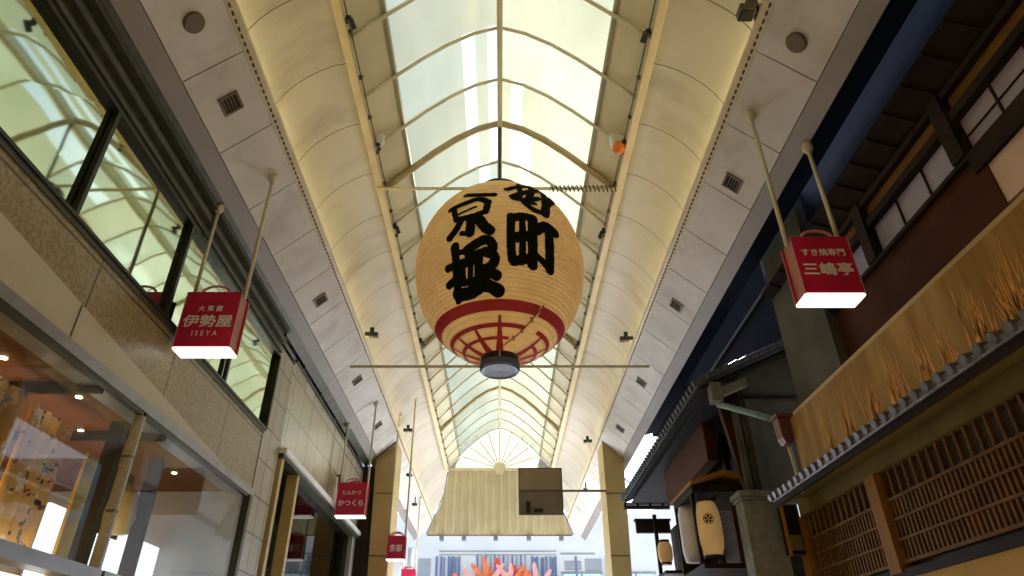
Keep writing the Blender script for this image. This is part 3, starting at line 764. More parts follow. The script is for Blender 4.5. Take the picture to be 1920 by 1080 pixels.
# hanging brown board on its arm from the right column
t = thing('hanging_board', (.23, 3.74, .83), 'square two-tone brown board held by a dark arm from the right bronze column', 'sign board')
b = MB(); b.box(.108, .352, 3.73, 3.75, .970, 1.088); b.build('upper_panel', M['brownboard'], t)
b = MB(); b.box(.108, .352, 3.73, 3.75, .835, .958); b.build('lower_panel', M['brownboard2'], t)
b = MB(); b.tube((.108, 3.735, .964), (.600, 3.735, .964), .0065, 8); b.build('arm', M['vent'], t)
b = MB()
for x in (.108, .352): b.tube((x, 3.728, .832), (x, 3.728, 1.09), .0025, 6)
b.tube((.108, 3.728, 1.09), (.352, 3.728, 1.09), .0025, 6); b.tube((.108, 3.728, .833), (.352, 3.728, .833), .0025, 6)
b.build('frame', M['gutter'], t)
b = MB(); b.tube((.16, 3.72, .84), (.16, 3.72, .90), .012, 8); b.box(.19, .24, 3.722, 3.728, .845, .865); b.build('fitting', M['ventdark'], t)
# small cameras and hooks on the far ceiling panels
for i, (x, y, z, l) in enumerate([(-.585, 4.25, 1.20, 'tiny dark camera on the far left ceiling slope beside the left bronze column'), (-.62, 4.9, 1.17, 'tiny dark camera on the far left ceiling slope near the corrugated screen'),
                     (.585, 4.5, 1.17, 'tiny dark camera on the far right ceiling slope above the hanging brown board arm')]):
    t = thing('security_camera', (x, y, z), l, 'camera', 'tiny cameras on the far ceiling')
    b = MB(); b.tube((x, y, z + .05), (x, y, z), .004, 6); b.build('stem', M['black'], t)
    b = MB(); b.tube((x - .012, y - .02, z - .006), (x + .008, y + .02, z + .002), .011, 8); b.build('body', M['black'], t)

# ------------------------------------------------------------------ left granite building with reflective upper windows
XL = -.86
KS = .907
lb = thing('granite_building', (-1.2, 0, GZ), 'brown granite shop building on the left with a long band of green reflective windows', 'building')
b = MB()
b.box(-.93, XL, -4, 2.31, .60, .8135); b.build('granite_band', M['granite'], lb)
b = MB(); b.face([(XL + .002, -4, .601), (XL + .002, 2.02, .601), (XL + .002, .88, .703), (XL + .002, -4, .703)]); b.build('cream_panel', M['cream'], lb, solid=.004)
b = MB()
for y in (-.2, .56, 1.16): b.box(XL + .003, XL + .0042, y, y + .003, .602, .702 if y < .9 else .676)
b.build('panel_joint', M['edge'], lb)
b = MB(); b.box(-.93, XL + .006, -4, 2.31, .575, .5995); b.build('lintel', M['steel'], lb)
b = MB(); b.box(-.93, XL + .002, 2.295, 2.50, GZ, .84); b.box(-.93, XL + .002, 2.31, 2.50, .8402, 1.16); b.build('granite_pier', M['granite3'], lb)
b = MB(); b.box(-.93, XL, -4, 2.295, GZ, -.28); b.build('plinth', M['granite3'], lb)
# upper window band
win = MB(); win.box(-.876, -.872, -4, 2.30, .8145, 1.118); wg = win.build('mirror_window', M['frame'], lb)
ys_ = [-4, -2, -.62, -.20, .21, .625, 1.04, 1.46, 1.88, 2.30]
for k_, (ya, yb) in enumerate(zip(ys_, ys_[1:])):
    t0, t1, t2, t3 = [random.uniform(-.0012, .0012) for _ in range(4)]
    b = MB(); b.face([(-.868 + t0, ya + .004, .816), (-.868 + t1, yb, .816), (-.868 + t2, yb, 1.117), (-.868 + t3, ya + .004, 1.117)]); b.build('pane', M['mirror'], wg)
b = MB(); b.box(-.875, -.852, -4, 2.312, .8137, .8215); b.box(-.875, -.852, -4, 2.312, 1.108, 1.118); b.box(-.875, -.850, 2.300, 2.3135, .8216, 1.1079); 
b.build('frame', M['frame'], wg)
for y in (-.20, .21, .625, 1.04, 1.46, 1.88):
    b = MB(); b.box(-.8655, -.853, y, y + .011, .8216, 1.1079); b.build('mullion', M['frame'], wg)
b = MB(); b.box(-.875, -.856, -4, 2.3, .800, .8132); b.build('sill', M['gutter'], lb)
# dark gutter between wall and roof edge
b = MB(); b.box(-.875, -.858, -4, 2.31, 1.119, 1.34); b.box(-.8579, -.842, -4, 2.31, 1.165, 1.185); b.box(-.8579, -.835, -4, 2.31, 1.215, 1.24); b.box(-.8579, -.850, -4, 2.31, 1.128, 1.140)
b.build('gutter', M['gutter'], lb)
b = MB(); b.box(-1.9, -.8755, -4, 2.31, 1.30, 1.34); b.box(-2.0, -1.9, -4, 2.5, GZ, 1.3); b.build('roof', M['gutter'], lb)
b = MB(); b.box(-1.88, -.8735, -4, 2.295, .80, .812); b.build('upper_floor', M['warmceil'], lb)
# shop window
b = MB(); b.box(-.868, -.866, -4, 2.285, .222, .574); sg = b.build('shop_window', M['shopglass'], lb)
for y in (-.3, .6, 1.495):
    b = MB(); b.box(-.875, -.855, y, y + .016, -.28, .574); b.build('mullion', M['granite3'], sg)
b = MB(); b.box(-.875, -.850, 2.27, 2.294, .20, .5745); b.box(-.87, -.855, -4, 2.2695, .565, .5748); b.build('frame', M['frame'], sg)
b = MB(); b.box(-.89, -.845, -4, 1.50, .195, .2215); b.box(-.89, -.845, 1.512, 2.27, .195, .2215); b.build('transom', M['steel'], lb)
b = MB(); b.box(-.868, -.866, -4, 2.285, -.28, .194); b.build('lower_glass', M['shopglass'], lb)
# interior
b = MB(); b.box(-.905, -.888, .2, 2.25, .578, .583); b.build('hidden_fill_strip', M['shopwarm'], lb)  # added glowing strip, hidden behind the lintel, to brighten the textiles
b = MB(); b.box(-1.85, -.876, -4, 2.285, .585, .598); b.build('shop_ceiling', M['warmceil'], lb)
b = MB(); b.box(-1.89, -1.55, -4, 2.295, GZ, .5845); b.build('shop_back_wall', mat('shop_back', (.42, .26, .12), .7, c2=(.5, .33, .17), scale=1), lb)
b = MB(); b.box(-1.545, -.876, 2.274, 2.294, GZ, .5845); b.build('shop_end_wall', mat('shop_end', (.38, .36, .36), .6, c2=(.46, .44, .44), scale=1), lb)
for y in (-.9, -.2, .5):
    b = MB(); b.box(-1.4, -1.05, y, y + .12, .579, .5848); b.build('ceiling_light', M['shopwarm'], lb)
for x, y in ((-1.02, 1.22), (-.98, 1.43), (-1.1, 1.66), (-1.18, 1.95), (-1.28, 1.45), (-1.30, 1.75), (-1.02, 2.05)):
    b = MB(); b.tube((x, y, .5835), (x, y, .5848), .0065, 12); b.build('downlight', M['lamp'], lb)
b = MB(); b.box(-1.54, -.876, 1.34, 1.352, .560, .5845); b.box(-1.54, -.876, 1.66, 1.672, .560, .5845); b.build('ceiling_beam', M['wood'], lb)
for x, y in ((-1.15, 1.42), (-.965, 1.60), (-1.02, 1.93)):
    b = MB(); b.box(x - .018, x + .018, y - .012, y + .012, GZ, .5845); b.build('shop_post', M['ventdark'], lb)
b = MB()
b.box(-1.12, -1.11, 1.66, 2.262, GZ, .40); b.build('street_glare_panel', mat('street_glare_glow', (.75, .76, .80), .6, emit=(.82, .88, 1.0), es=.55), lb)  # glowing panel stands in for the bright street reflection in the glass
b = MB(); b.box(-1.02, -1.012, 1.585, 1.66, GZ, .50); b.build('yellow_display_panel', mat('yellow_panel', (.68, .42, .05), .6, c2=(.5, .28, .03), scale=5), lb)
b = MB(); b.box(-1.10, -1.095, 1.83, 1.97, .37, .55); nb = b.build('display_niche', M['woodred'], lb)
b = MB(); b.lathe(-1.07, 1.90, [(0, .37), (.035, .375), (.045, .42), (.036, .48), (.018, .505), (0, .508)], 20)
tag(b.build('display_vase', M['gold'], smooth=True), 'small golden vase lit in the niche behind the left shop window', 'vase')
# hanging textiles
def textile(y0, y1, z0, z1, x, label):
    b = MB(); n = 14; a = []; c = []
    for i in range(n + 1):
        y = y0 + (y1 - y0) * i / n; dx = .006 * math.sin(i * 1.7)
        a.append(b.bm.verts.new(V(x + dx, y, z1))); c.append(b.bm.verts.new(V(x + dx*1.6, y, z0)))
    for i in range(n): b.bm.faces.new([a[i], a[i+1], c[i+1], c[i]])
    o = b.build('hanging_textile', M['textile'], smooth=True, solid=.02)
    tag(o, label, 'textile', 'patterned textiles displayed in the left shop window')
textile(1.10, 1.335, .245, .548, -1.02, 'golden patterned textile hanging left of the dark post in the left shop window')
textile(1.36, 1.53, .26, .542, -1.03, 'golden patterned textile hanging between the dark posts in the left shop window')
textile(.55, 1.08, .245, .55, -1.03, 'golden patterned textile at the left margin of the view in the shop window')
for y in (1.12, 1.24, 1.42):
    pass

# second building on the left: pale polished tile, upper windows, dark shop opening
lb2 = thing('tiled_building', (-1.2, 3.3, GZ), 'pale polished tile building with a white-edged canopy left of the dark slot', 'building')
b = MB(); b.box(-.93, -.858, 2.502, 4.15, .815, 1.185); b.build('tile_wall', M['granite2'], lb2)
b = MB(); b.box(-.872, -.864, 2.33, 4.15, 1.186, 1.32); w2 = b.build('upper_window', M['mirror2'], lb2)
b = MB(); b.box(-.870, -.852, 2.32, 4.15, 1.162, 1.190) if False else b.box(-.862, -.850, 2.505, 4.15, 1.180, 1.192); b.box(-.870, -.852, 2.32, 4.15, 1.305, 1.32)
for y in (2.32, 2.62, 2.93, 3.24, 3.55, 3.86): b.box(-.8635, -.852, y, y + .012, 1.1925, 1.3045)
b.build('frame', M['frame'], w2)
b = MB(); b.box(-.93, -.83, 2.505, 4.15, .792, .8145); b.build('canopy_edge', M['white'], lb2, bevel=.01)
b = MB(); b.box(-1.9, -.84, 2.505, 4.15, .776, .7915); b.build('canopy_soffit', M['gutter'], lb2)
for y, l in ((2.515, 0), (2.745, 0)):
    b = MB(); b.box(-.89, -.846, y, y + .03, GZ, .7755); b.build('bronze_jamb', M['column'], lb2)
b = MB(); b.box(-1.25, -1.20, 2.55, 4.15, GZ, .7755); b.build('inner_wall', M['greenin'], lb2)
b = MB(); b.box(-1.195, -.86, 4.02, 4.15, GZ, .7755); b.build('end_wall', M['greywall'], lb2)
b = MB(); b.box(-1.19, -.90, 2.80, 3.98, .42, .43); b.build('shelf', M['beigewall'], lb2)
b = MB(); b.box(-.895, -.885, 2.776, 4.02, -.2, .7755) ; b.build('dark_glass', mat_clear('dark_glass', (.45, .47, .40), .10), lb2)
b = MB(); b.box(-1.9, -.8735, 2.33, 4.15, 1.321, 1.34); b.build('roof', M['steel'], lb2)
b = MB(); b.box(-1.9, -.9305, 2.505, 4.15, .8146, 1.185); b.build('core', M['greenin'], lb2)
# small dark wall lamp on the tile wall
t = thing('wall_lamp', (-.84, 3.45, .9), 'small dark lamp on the pale tile wall behind the middle red sign', 'wall lamp')
b = MB(); b.tube((-.857, 3.45, .97), (-.835, 3.45, .97), .004, 6); b.build('arm', M['black'], t)
b = MB(); b.box(-.845, -.825, 3.44, 3.46, .90, .975); b.build('shade', M['vent'], t)

KS = 1.0
# farther left buildings
lb3 = thing('grey_building', (-1.0, 5.0, GZ), 'grey shop building beyond the left bronze column', 'building')
b = MB(); b.box(-1.6, -.80, 4.20, 5.9, .60, 1.02); b.build('wall', M['greywall'], lb3)
b = MB(); b.box(-1.6, -.84, 4.20, 5.9, GZ, .5995); b.build('shopfront', M['white'], lb3)
for y in (4.4, 4.9, 5.4):
    b = MB(); b.box(-.839, -.836, y - .12, y + .34, -.22, .14); b.build('fill_window', M['coolfill'], lb3)  # cool glowing panel added to brighten the far ceiling
    b = MB(); b.box(-.839, -.836, y, y + .3, .20, .50); b.build('window', M['mirror2'], lb3)
tag(MB().tube((-.735, 5.75, GZ), (-.735, 5.75, 1.02), .022, 16).build('white_pipe_column', M['white'], smooth=True), 'white round post at the far end of the left shops', 'post')

# ------------------------------------------------------------------ right side: old wooden restaurant
XR = .86
rb_ = thing('wooden_restaurant', (1.3, .5, GZ), 'old wooden restaurant on the right with shoji windows, golden board, tiled eave and lattice', 'building')
b = MB(); b.box(XR, .93, -4, 1.72, .67, .8225); b.build('red_brown_wall', M['woodred'], rb_)
b = MB(); b.box(XR - .012, .93, -4, 1.46, .823, .832); b.box(XR - .010, .93, -4, 1.46, .9155, .9345); b.box(XR - .010, .93, -4, 1.72, .972, .986); b.build('beam', M['wood'], rb_)
b = MB(); b.box(XR + .004, .93, -4, 1.72, .935, .9715); b.build('ochre_frieze', M['ochre'], rb_)
for y in (.08, .50, .885, 1.215, 1.44):
    b = MB(); b.box(XR - .016, XR + .02, y, y + .034, .8322, .9865) if y > .88 else b.box(XR - .016, XR + .02, y, y + .034, .68, .9865); b.build('post', M['wood'], rb_)
for (y0, y1) in ((-.4, .08), (.114, .50), (.534, .885), (.919, 1.215), (1.249, 1.44)):
    b = MB(); b.box(XR + .008, XR + .012, y0, y1, .8325, .915); sj = b.build('shoji_window', M['shoji'], rb_)
    n = max(2, round((y1 - y0) / .085)); b = MB()
    for k in range(1, n): yy_ = y0 + (y1 - y0) * k / n; b.box(XR + .004, XR + .0079, yy_ - .0018, yy_ + .0018, .8325, .915)
    if .5 < y0 < .9: b.box(XR + .004, XR + .0079, y0, y1, .8735, .8755)
    b.build('muntin', M['wood'], sj)
b = MB(); b.box(XR - .014, XR + .004, -.4, .885, .785, .8228); b.build('dark_rail', M['wood'], rb_)
b = MB(); b.box(XR - .006, XR - .001, .40, .885, .70, .7845); pn = b.build('pale_panel', mat('pink_plaster', (.60, .42, .32), .8, c2=(.66, .48, .38), scale=2), rb_)
MB().box(XR - .009, XR - .0065, .645, .652, .70, .7845).build('wood_strip', M['woodred'], pn); MB().box(XR - .009, XR - .0065, .86, .884, .68, .7845).build('wood_strip', M['woodred'], pn)
# dark eave above
b = MB(); b.prism([(.80, 1.035), (.93, .987), (.93, 1.08), (.81, 1.045)], -4, 1.72); b.build('eave', M['wood'], rb_)
b = MB(); y = -.6
while y < 1.70:
    b.prism([(.802, 1.030), (.93, .980), (.93, .986), (.802, 1.0345)], y, y + .018); y += .075
b.build('rafters', M['wood'], rb_)
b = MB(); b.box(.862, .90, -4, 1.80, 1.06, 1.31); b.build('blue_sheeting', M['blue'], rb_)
b = MB(); b.prism([(.748, 1.150), (.832, 1.172), (.832, 1.180), (.748, 1.158)], -4, 3.35); b.build('gap_shade_sheet', M['blue'], rb_)  # sheet added across the gap to cut sky light on the right side
b = MB(); b.box(.901, 2.2, -4, 1.72, 1.0, 1.06); b.box(2.2, 2.3, -4, 1.72, GZ, 1.3); b.build('roof', M['tiledark'], rb_)
b = MB(); b.box(.9302, .95, -4, 1.72, GZ, .98); b.build('core_wall', M['wood'], rb_)
b = MB(); b.box(.835, .935, 1.462, 1.725, .655, 1.22); b.build('grey_end_pier', M['greyplaster'], rb_)
# gold beam, board, reeds
b = MB(); b.box(.815, .859, -4, 1.735, .640, .664); b.build('gold_beam', M['gold'], rb_, bevel=.01)
b = MB(); b.box(.805, .812, -4, 1.735, .478, .645); b.build('gold_board', M['board'], rb_)
b = MB(); b.box(.8125, .859, -4, 1.735, .48, .6395); b.build('board_backing', M['wood'], rb_)
b = MB()
for k in range(230):
    cl = random.choice([.72, .80, .88, .97, 1.06, 1.13, 1.24, 1.33, 1.45, 1.56, .64]) + random.gauss(0, .018)
    h = abs(random.gauss(.055, .03)) + .02; tilt = random.gauss(.0, .012); w = random.uniform(.0010, .0026)
    z0 = .478 + random.uniform(0, .02)
    b.face([(.8045, cl - w, z0), (.8045, cl + w, z0), (.8045, cl + tilt + w*.2, z0 + h), (.8045, cl + tilt - w*.2, z0 + h)])
b.build('painted_reeds', M['reed'], rb_)
# tiled pent eave
b = MB(); b.prism([(.752, .458), (.93, .50), (.93, .478), (.76, .448)], -4, 1.86); b.build('pent_eave', M['tile'], rb_)
b = MB(); y = -1.0
while y < 1.86:
    b.tube((.747, y, .457), (.806, y, .4735), .0095, 10)
    y += .037
b.build('round_tile_row', M['tile'], rb_, smooth=False)
b = MB(); b.box(.765, .775, -4, 1.85, .436, .4495); b.build('eave_batten', M['wood'], rb_)
b = MB(); b.box(XR - .002, .93, -4, 1.93, .425, .4775); b.build('olive_band', M['olive'], rb_)
b = MB(); b.prism([(.776, .4495), (.858, .468), (.858, .463), (.776, .444)], -4, 1.85); b.build('eave_soffit', M['olive'], rb_)
# lattice windows
def lattice(y0, y1):
    b = MB(); b.box(XR + .028, XR + .032, y0, y1, .222, .424); w = b.build('lattice_window', M['greenin'], rb_)
    b = MB(); y = y0 + .012; i = 0
    while y < y1 - .004:
        b.box(XR + .006, XR + .016, y, y + .007, .363, .424) if i % 2 == 0 else None
        b.box(XR + .006, XR + .016, y, y + .0065, .232, .3625)
        y += .0155; i += 1
    b.build('lattice_bars', M['slat'], w)
    b = MB()
    for z, t_ in ((.3595, .006), (.318, .005), (.277, .005), (.2325, .007)): b.box(XR + .002, XR + .0058, y0, y1, z, z + t_)
    b.build('lattice_rail', M['slat'], w)
lattice(1.545, 1.925); lattice(.98, 1.495); lattice(.40, .945)
for y in (1.497, .947, .36):
    b = MB(); b.box(XR - .008, XR + .03, y, y + .045, .216, .4245); b.build('lattice_post', M['post'], rb_)
b = MB(); b.box(XR - .010, XR + .05, 1.927, 1.965, GZ, .4245); b.build('corner_post', M['post'], rb_)
b = MB(); b.box(XR - .004, .93, -4, 1.925, .205, .2215); b.build('lintel', M['wood'], rb_)
b = MB(); b.box(XR, .93, -4, 1.925, .10, .2045); b.build('yellow_wall', M['yellow'], rb_)
b = MB(); b.box(XR - .004, .93, -4, 1.925, .085, .0995); b.build('lower_beam', M['wood'], rb_)
b = MB(); b.box(XR + .002, .93, -4, 1.925, GZ, .0845); b.build('lower_wall', M['ochre'], rb_)
for y in (-2.5, -1.6, -.7, .2, 1.1):
    b = MB(); b.box(XR - .001, XR + .0015, y, y + .6, -.2, .06); b.build('fill_window', M['warmfill'], rb_)  # glowing panels added below the view as warm fill light
for y in (-2.5, -1.6, -.7, .2, 1.1):
    b = MB(); b.box(-1.2, -.9, y, y + .5, .178, .185); b.build('shop_fill', M['warmfill'], lb)  # glowing panels added low inside the left shop as unseen fill

# red-brown rain hopper with its pipes
t = thing('rain_hopper', (.80, 1.70, .48), 'red-brown rain hopper box with a thin downpipe at the corner of the golden board', 'rain hopper')
b = MB(); b.prism([(.775, .655), (.825, .655), (.820, .598), (.806, .580), (.786, .580), (.778, .598)], 1.745, 1.785); b.build('box', M['hopper'], t, bevel=.01)
b = MB(); b.box(.771, .829, 1.741, 1.789, .655, .664); b.build('rim', M['hopper'], t)
b = MB(); b.path([(.797, 1.765, .582), (.800, 1.765, .54), (.803, 1.765, .49), (.803, 1.765, .45)], .0055, 8); b.build('downpipe', M['rail'], t, smooth=True)
b = MB(); b.path([(.785, 1.775, .655), (.765, 1.86, .705), (.735, 1.96, .765), (.715, 2.02, .80)], .010, 10); b.build('copper_pipe', M['copper'], t, smooth=True)

# building 2 on the right: dark gabled roof
rb2 = thing('gabled_house', (1.0, 2.8, GZ), 'old gabled house on the right behind the rain hopper, dark eaves and tiled roof edge', 'building')
b = MB(); b.prism([(.655, .862), (1.35, 1.17), (1.35, 1.20), (.650, .884)], 2.02, 3.58); rf = b.build('roof', M['tiledark'], rb2)
b = MB(); y = 2.03
while y < 3.58: b.tube((.645, y, .875), (.70, y, .90), .0105, 8); y += .042
b.build('eave_tiles', M['tiledark'], rf)
b = MB(); n = 14
for i in range(n):
    t0 = i / n; t1 = (i + .9) / n; x0 = .665 + t0 * .5; x1 = .665 + t1 * .5
    b.tube((x0, 2.012, .880 + (x0 - .655)*.443), (x1, 2.012, .884 + (x1 - .655)*.443), .009, 8)
b.build('rake_tiles', M['tiledark'], rf)
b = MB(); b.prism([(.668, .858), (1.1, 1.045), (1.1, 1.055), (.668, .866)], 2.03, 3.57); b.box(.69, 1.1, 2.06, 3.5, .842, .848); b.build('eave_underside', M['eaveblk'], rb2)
b = MB(); b.box(.66, .9, 3.55, 3.575, .825, .855); b.build('end_beam', M['eaveblk'], rb2)
b = MB(); x = .67
while x < .9: b.box(x, x + .05, 3.53, 3.549, .838, .846); x += .066
b.build('end_tiles', M['steel'], rb2)
b = MB(); b.prism([(.800, .50), (1.2, .50), (1.2, 1.09), (.800, .915)], 2.075, 2.10); b.build('grey_gable_wall', M['greyplaster'], rb2)
b = MB(); b.prism([(.735, .862), (.800, .905), (.800, .50), (.78, .50)], 2.085, 2.11); b.build('brown_gable_board', M['woodred'], rb2)
b = MB(); b.box(.772, .790, 2.06, 2.08, .50, .80); b.box(.818, .838, 2.055, 2.074, .50, .83); b.build('timber', M['greyplaster'], rb2)
b = MB(); b.box(.70, .735, 2.02, 2.06, .815, .88); b.prism([(.735, .835), (.83, .875), (.83, .905), (.735, .865)], 2.035, 2.06); b.build('gable_block', M['stone'], rb2)
b = MB(); b.prism([(.755, .815), (.80, .86), (.80, .80)], 2.065, 2.0745); b.build('dark_triangle', M['eaveblk'], rb2)
b = MB(); b.box(.862, .93, 2.10, 3.0, GZ, .842); b.build('street_wall', M['wood'], rb2)
b = MB()
for y in (2.2, 2.45, 2.7, 2.95): b.box(.850, .8615, y, y + .03, GZ, .842)
b.box(.852, .8615, 2.10, 3.0, .62, .65); b.build('wall_timber', M['woodred'], rb2)
b = MB(); b.box(.74, .78, 2.30, 2.95, .70, .84); b.build('bracket_beam', M['woodred'], rb2)
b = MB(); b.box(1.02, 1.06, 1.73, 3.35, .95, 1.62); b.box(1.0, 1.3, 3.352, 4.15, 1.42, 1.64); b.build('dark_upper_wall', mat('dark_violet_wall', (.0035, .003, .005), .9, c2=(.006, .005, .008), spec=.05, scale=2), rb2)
b = MB(); b.box(1.01, 1.019, 1.73, 3.3, 1.30, 1.315); b.tube((1.0, 1.9, .95), (1.0, 1.9, 1.6), .004, 6); b.build('wall_cable', M['ventdark'], rb2)

# stone pillar
t = thing('stone_pillar', (.775, 2.05, GZ), 'green-grey stone pillar with a moulded cap between the lattice windows and the lantern', 'pillar')
b = MB(); b.box(.722, .828, 1.99, 2.06, GZ, .488); b.build('shaft', M['stone'], t, bevel=.012)
b = MB(); b.box(.716, .834, 1.984, 2.066, .4885, .497); b.box(.712, .838, 1.980, 2.070, .4975, .514); b.build('cap', M['stone'], t, bevel=.012)
# dark wooden box on the pillar's right
t = thing('wooden_box_lamp', (.82, 1.93, .33), 'dark wooden box fitting hanging between the stone pillar and the first lattice window', 'box')
b = MB(); b.box(.806, .852, 1.93, 1.96, .325, .455); b.build('case', M['wood'], t, bevel=.01)
b = MB(); b.box(.812, .846, 1.926, 1.9295, .335, .375); b.build('panel', M['olive'], t)
b = MB(); b.box(.803, .810, 1.922, 1.93, .32, .46); b.build('edge', M['post'], t)

# lanterns by the gabled house
def small_lantern(x, y, z0, z1, r, label, emblem=True):
    t = thing('street_lantern', (x, y, z0), label, 'lantern', 'small paper lanterns in front of the gabled house')
    h = z1 - z0; pr = []
    for i in range(25):
        f = i / 24; pr.append((r * (1 - abs(2*f - 1) ** 3.2 * .32) + .0008 * (1 if i % 2 else -1), z0 + h * f))
    b = MB(); b.lathe(x, y, pr, 28); b.build('paper_body', M['paper2'], t, smooth=True)
    for z in (z0 - .008, z1): 
        b = MB(); b.lathe(x, y, [(0, z), (r*.72, z), (r*.72, z + .009), (0, z + .009)], 20); b.build('rim', M['black'], t)
    if emblem:
        zc = z0 + h * .64; b = MB()
        def pt(u, v, o=.0015): a = u / r; return (x + (r + o) * math.sin(a - .25), y - (r + o) * math.cos(a - .25), zc + v)
        def disc(cu, cv, rr, k=10):
            b.face([pt(cu + rr * math.cos(2*math.pi*i/k), cv + rr * math.sin(2*math.pi*i/k)) for i in range(k)])
        N = 28
        for i in range(N):
            a0, a1 = 2*math.pi*i/N, 2*math.pi*(i+1)/N
            b.face([pt(.016*math.cos(a0), .016*math.sin(a0)), pt(.016*math.cos(a1), .016*math.sin(a1)), pt(.0135*math.cos(a1), .0135*math.sin(a1)), pt(.0135*math.cos(a0), .0135*math.sin(a0))])
        disc(0, 0, .003)
        for i in range(5): a = 2*math.pi*i/5 + math.pi/2; disc(.0082*math.cos(a), .0082*math.sin(a), .0042)
        b.build('emblem', M['ink'], t)
    return t
M['paper2'] = mat('small_lantern_paper', (.66, .42, .15), .7, c2=(.74, .5, .2), scale=5, emit=(1, .62, .25), es=.05)
M['paper3'] = mat('white_lantern_paper', (.70, .68, .70), .7, c2=(.76, .74, .76), scale=5)
small_lantern(.675, 2.20, .365, .530, .040, 'glowing oval paper lantern with a round black crest left of the stone pillar')
small_lantern(.690, 2.90, .455, .535, .030, 'smaller orange paper lantern beyond the crested lantern, under the dark sign board', False)
t = thing('white_lantern', (.668, 2.36, .36), 'tall pale lantern half hidden behind the glowing crested lantern', 'lantern')
b = MB(); b.lathe(.664, 2.38, [(0, .375), (.030, .375), (.036, .41), (.036, .53), (.030, .56), (0, .56)], 24); b.build('paper_body', M['paper3'], t, smooth=True)
b = MB(); b.lathe(.664, 2.38, [(0, .562), (.026, .562), (.026, .572), (0, .572)], 20); b.build('rim', M['black'], t)
# wooden roofed frame holding the lanterns
t = thing('wooden_canopy', (.74, 2.35, .35), 'dark wooden roofed canopy over the lanterns left of the stone pillar', 'canopy')
b = MB(); b.prism([(.625, .592), (.74, .628), (.86, .600), (.86, .588), (.74, .612), (.625, .580)], 2.16, 2.46); b.build('roof', M['post'], t)
b = MB(); b.box(.632, .85, 2.18, 2.44, .560, .582); b.build('beam', M['wood'], t)
for x, y in ((.635, 2.20), (.80, 2.17), (.635, 2.42), (.725, 2.27)):
    b = MB(); b.box(x - .006, x + .006, y - .006, y + .006, GZ if x < .64 and y > 3 else .34, .5595); b.build('post', M['wood'], t)
b = MB(); b.box(.632, .85, 2.17, 2.44, .325, .3395); b.build('shelf', M['wood'], t)
b = MB(); b.box(.76, .85, 2.20, 2.21, .34, .55)
for k in range(5): b.box(.765 + k*.017, .769 + k*.017, 2.194, 2.1995, .34, .55)
b.build('side_lattice', M['woodred'], t)
t = thing('dark_sign_board', (.66, 3.02, .585), 'narrow dark horizontal sign board under the end of the black eave', 'sign board')
b = MB(); b.box(.605, .755, 3.02, 3.04, .598, .648); b.build('board', M['ventdark'], t)
b = MB(); b.box(.600, .76, 3.012, 3.045, .6485, .656); b.build('cap_strip', M['wood'], t)
b = MB(); b.box(.66, .84, 2.80, 3.00, .400, .412); b.box(.668, .682, 2.95, 2.965, .412, .66); b.box(.74, .86, 2.86, 2.97, .4125, .598)
tag(b.build('lantern_stand', M['wood']), 'dark wooden stand carrying the smaller orange lantern', 'stand')

# ------------------------------------------------------------------ beyond the far end of the arcade
KS = 1.42
wb = thing('white_building', (0, 11, GZ), 'bright white building across the street beyond the end of the arcade', 'building')
b = MB(); b.box(-3.5, 3.5, 6.9, 8.5, GZ, 1.55); b.build('wall', M['whitewall'], wb)
for x in (-.62, -.575, -.50, -.455, -.40, .32, .37, .46, .50, .55, .75, 1.05):
    b = MB(); b.box(x - .009, x + .009, 6.88, 6.8995, GZ, 1.14); b.build('pilaster', M['stripe'], wb)
for i in range(12):
    x = -.22 + i * .043
    b = MB(); b.box(x - .007, x + .007, 6.885, 6.8995, .86, 1.155); b.build('slat', M['greywall'] if i % 2 else M['stripe'], wb)
for k, (x0, x1) in enumerate(((.62, .98), (1.15, 1.5), (-1.5, -1.1), (1.7, 2.1), (2.3, 2.7))):
    b = MB(); b.box(x0, x1, 6.885, 6.8995, .5, .98); w = b.build('window', M['mirror2'], wb)
    b = MB(); b.box(x0 - .02, x1 + .02, 6.875, 6.8845, .98, 1.0); b.box((x0+x1)/2 - .008, (x0+x1)/2 + .008, 6.875, 6.8845, .5, .979); b.build('frame', M['steel'], w)
for (x0, x1, z0, z1) in ((.64, .80, 1.02, 1.10), (.84, 1.0, 1.01, 1.12), (-.80, -.68, .95, 1.12), (-.98, -.86, .9, 1.05), (.60, .94, 1.16, 1.175), (-.6, .56, 1.185, 1.195), (-.6, .56, 1.155, 1.16)):
    b = MB(); b.box(x0, x1, 6.885, 6.8995, z0, z1); b.build('wall_panel', M['greywall'], wb)
for x in (-.545, -.475, -.43, .345, .41, .43, .525): 
    b = MB(); b.box(x - .005, x + .005, 6.88, 6.8995, GZ, 1.13); b.build('pilaster', M['stripe'], wb)
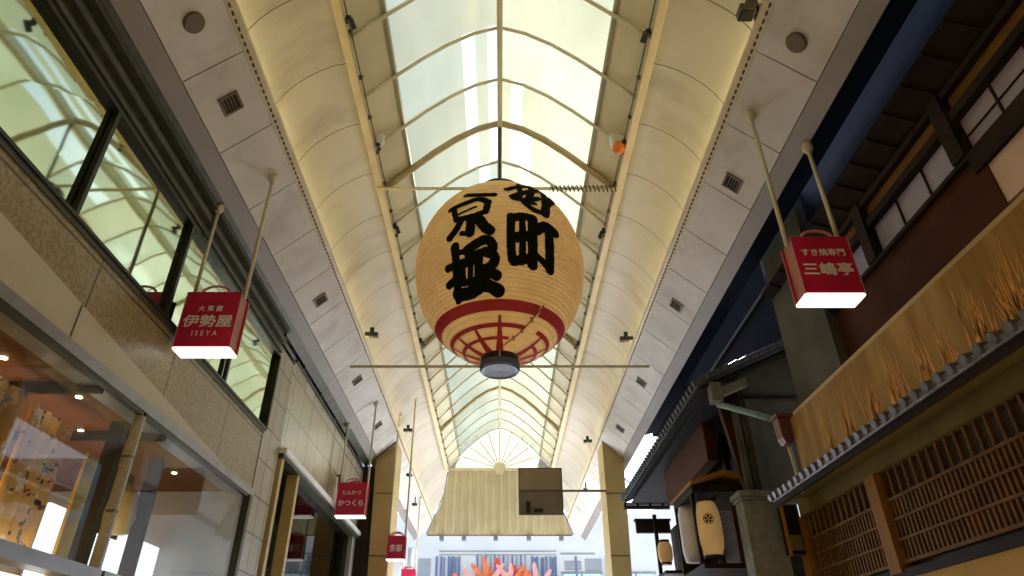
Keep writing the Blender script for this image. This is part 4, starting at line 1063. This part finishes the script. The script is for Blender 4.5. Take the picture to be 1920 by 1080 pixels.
# flower banner
t = thing('flower_banner', (0, 6.7, .4), 'large banner with an orange red blossom at the bottom centre of the view', 'banner')
b = MB(); b.box(-.36, .40, 6.70, 6.71, .2, .86); b.build('cloth', M['white'], t)
def petal(cx, cz, ang, L, W, m, y):
    b = MB(); pts = []
    for i in range(16):
        a = 2*math.pi*i/16; u = L * (.5 + .5*math.cos(a)); w_ = W * math.sin(a) * (1 + .25*math.sin(3*a)) * (.55 + .45 * (u / L))
        pts.append((cx + u*math.cos(R(ang)) - w_*math.sin(R(ang)), y, cz + u*math.sin(R(ang)) + w_*math.cos(R(ang))))
    b.face(pts); b.build('petal', m, t, solid=.004)
k = 0
for (cx, cz, Ls, n_) in ((.06, .66, .42, 9), (-.30, .78, .26, 6), (.34, .80, .24, 6), (.10, .86, .22, 6), (-.12, .84, .24, 6), (.24, .70, .30, 6)):
    for i in range(n_):
        a = 200 / n_ * i - 10 + random.uniform(-8, 8)
        m = random.choice([M['orange1'], M['orange2'], M['orange3'], M['orange1']])
        petal(cx, cz, a, Ls * random.uniform(.8, 1.1), Ls * .13, m, 6.698 - .0022 * k); k += 1
KS = 1.0
cs = thing('corner_shop', (1.1, 4.8, GZ), 'white corner shop beyond the right bronze column', 'building')
b = MB(); b.box(.93, 1.6, 4.0, 5.9, GZ, .46); b.build('wall', M['white'], cs)
b = MB(); b.box(.90, .929, 4.0, 5.9, .36, .40); b.build('canopy', M['steel'], cs)
for y in (4.1, 4.75, 5.35):
    b = MB(); b.box(.926, .9295, y, y + .45, -.22, .20); b.build('fill_window', M['coolfill'], cs)  # added glow, mostly below the view, to lift the far ceiling panels
# tall pale building on the right beyond the gabled house, behind the end of the roofs
nb = thing('pale_apartment_block', (2.4, 6.0, GZ), 'pale blue-white block seen in the gap right of the right bronze column', 'building')
b = MB(); b.box(1.5, 3.2, 5.2, 6.6, GZ, 1.60); b.build('wall', M['whitewall'], nb)
for z in (.3, .7, 1.1, 1.4):
    for x in (1.6, 2.0, 2.4):
        b = MB(); b.box(x, x + .22, 5.19, 5.1995, z, z + .16); b.build('window', M['mirror2'], nb)
tag(MB().tube((1.0, 4.6, 1.18), (.72, 4.4, 1.30), .006, 6).build('overhead_wire', M['stripe']), 'dark wire crossing the sky gap right of the right bronze column', 'wire')
for p, q, l in (((.70, 5.2, .62), (1.4, 5.0, .52), 'thin wire sagging across the white building below the dark sign board'),):
    tag(MB().tube(p, q, .003, 5).build('overhead_wire', M['stripe']), l, 'wire')
# unseen block added behind the viewer to keep sky light off the near panels
bb = tag(MB().box(-3, 3, -5.2, -4.4, GZ, 2.2).build('rear_light_block', M['greenin']), 'olive block added out of view behind the viewer to hold back sky light', 'building')
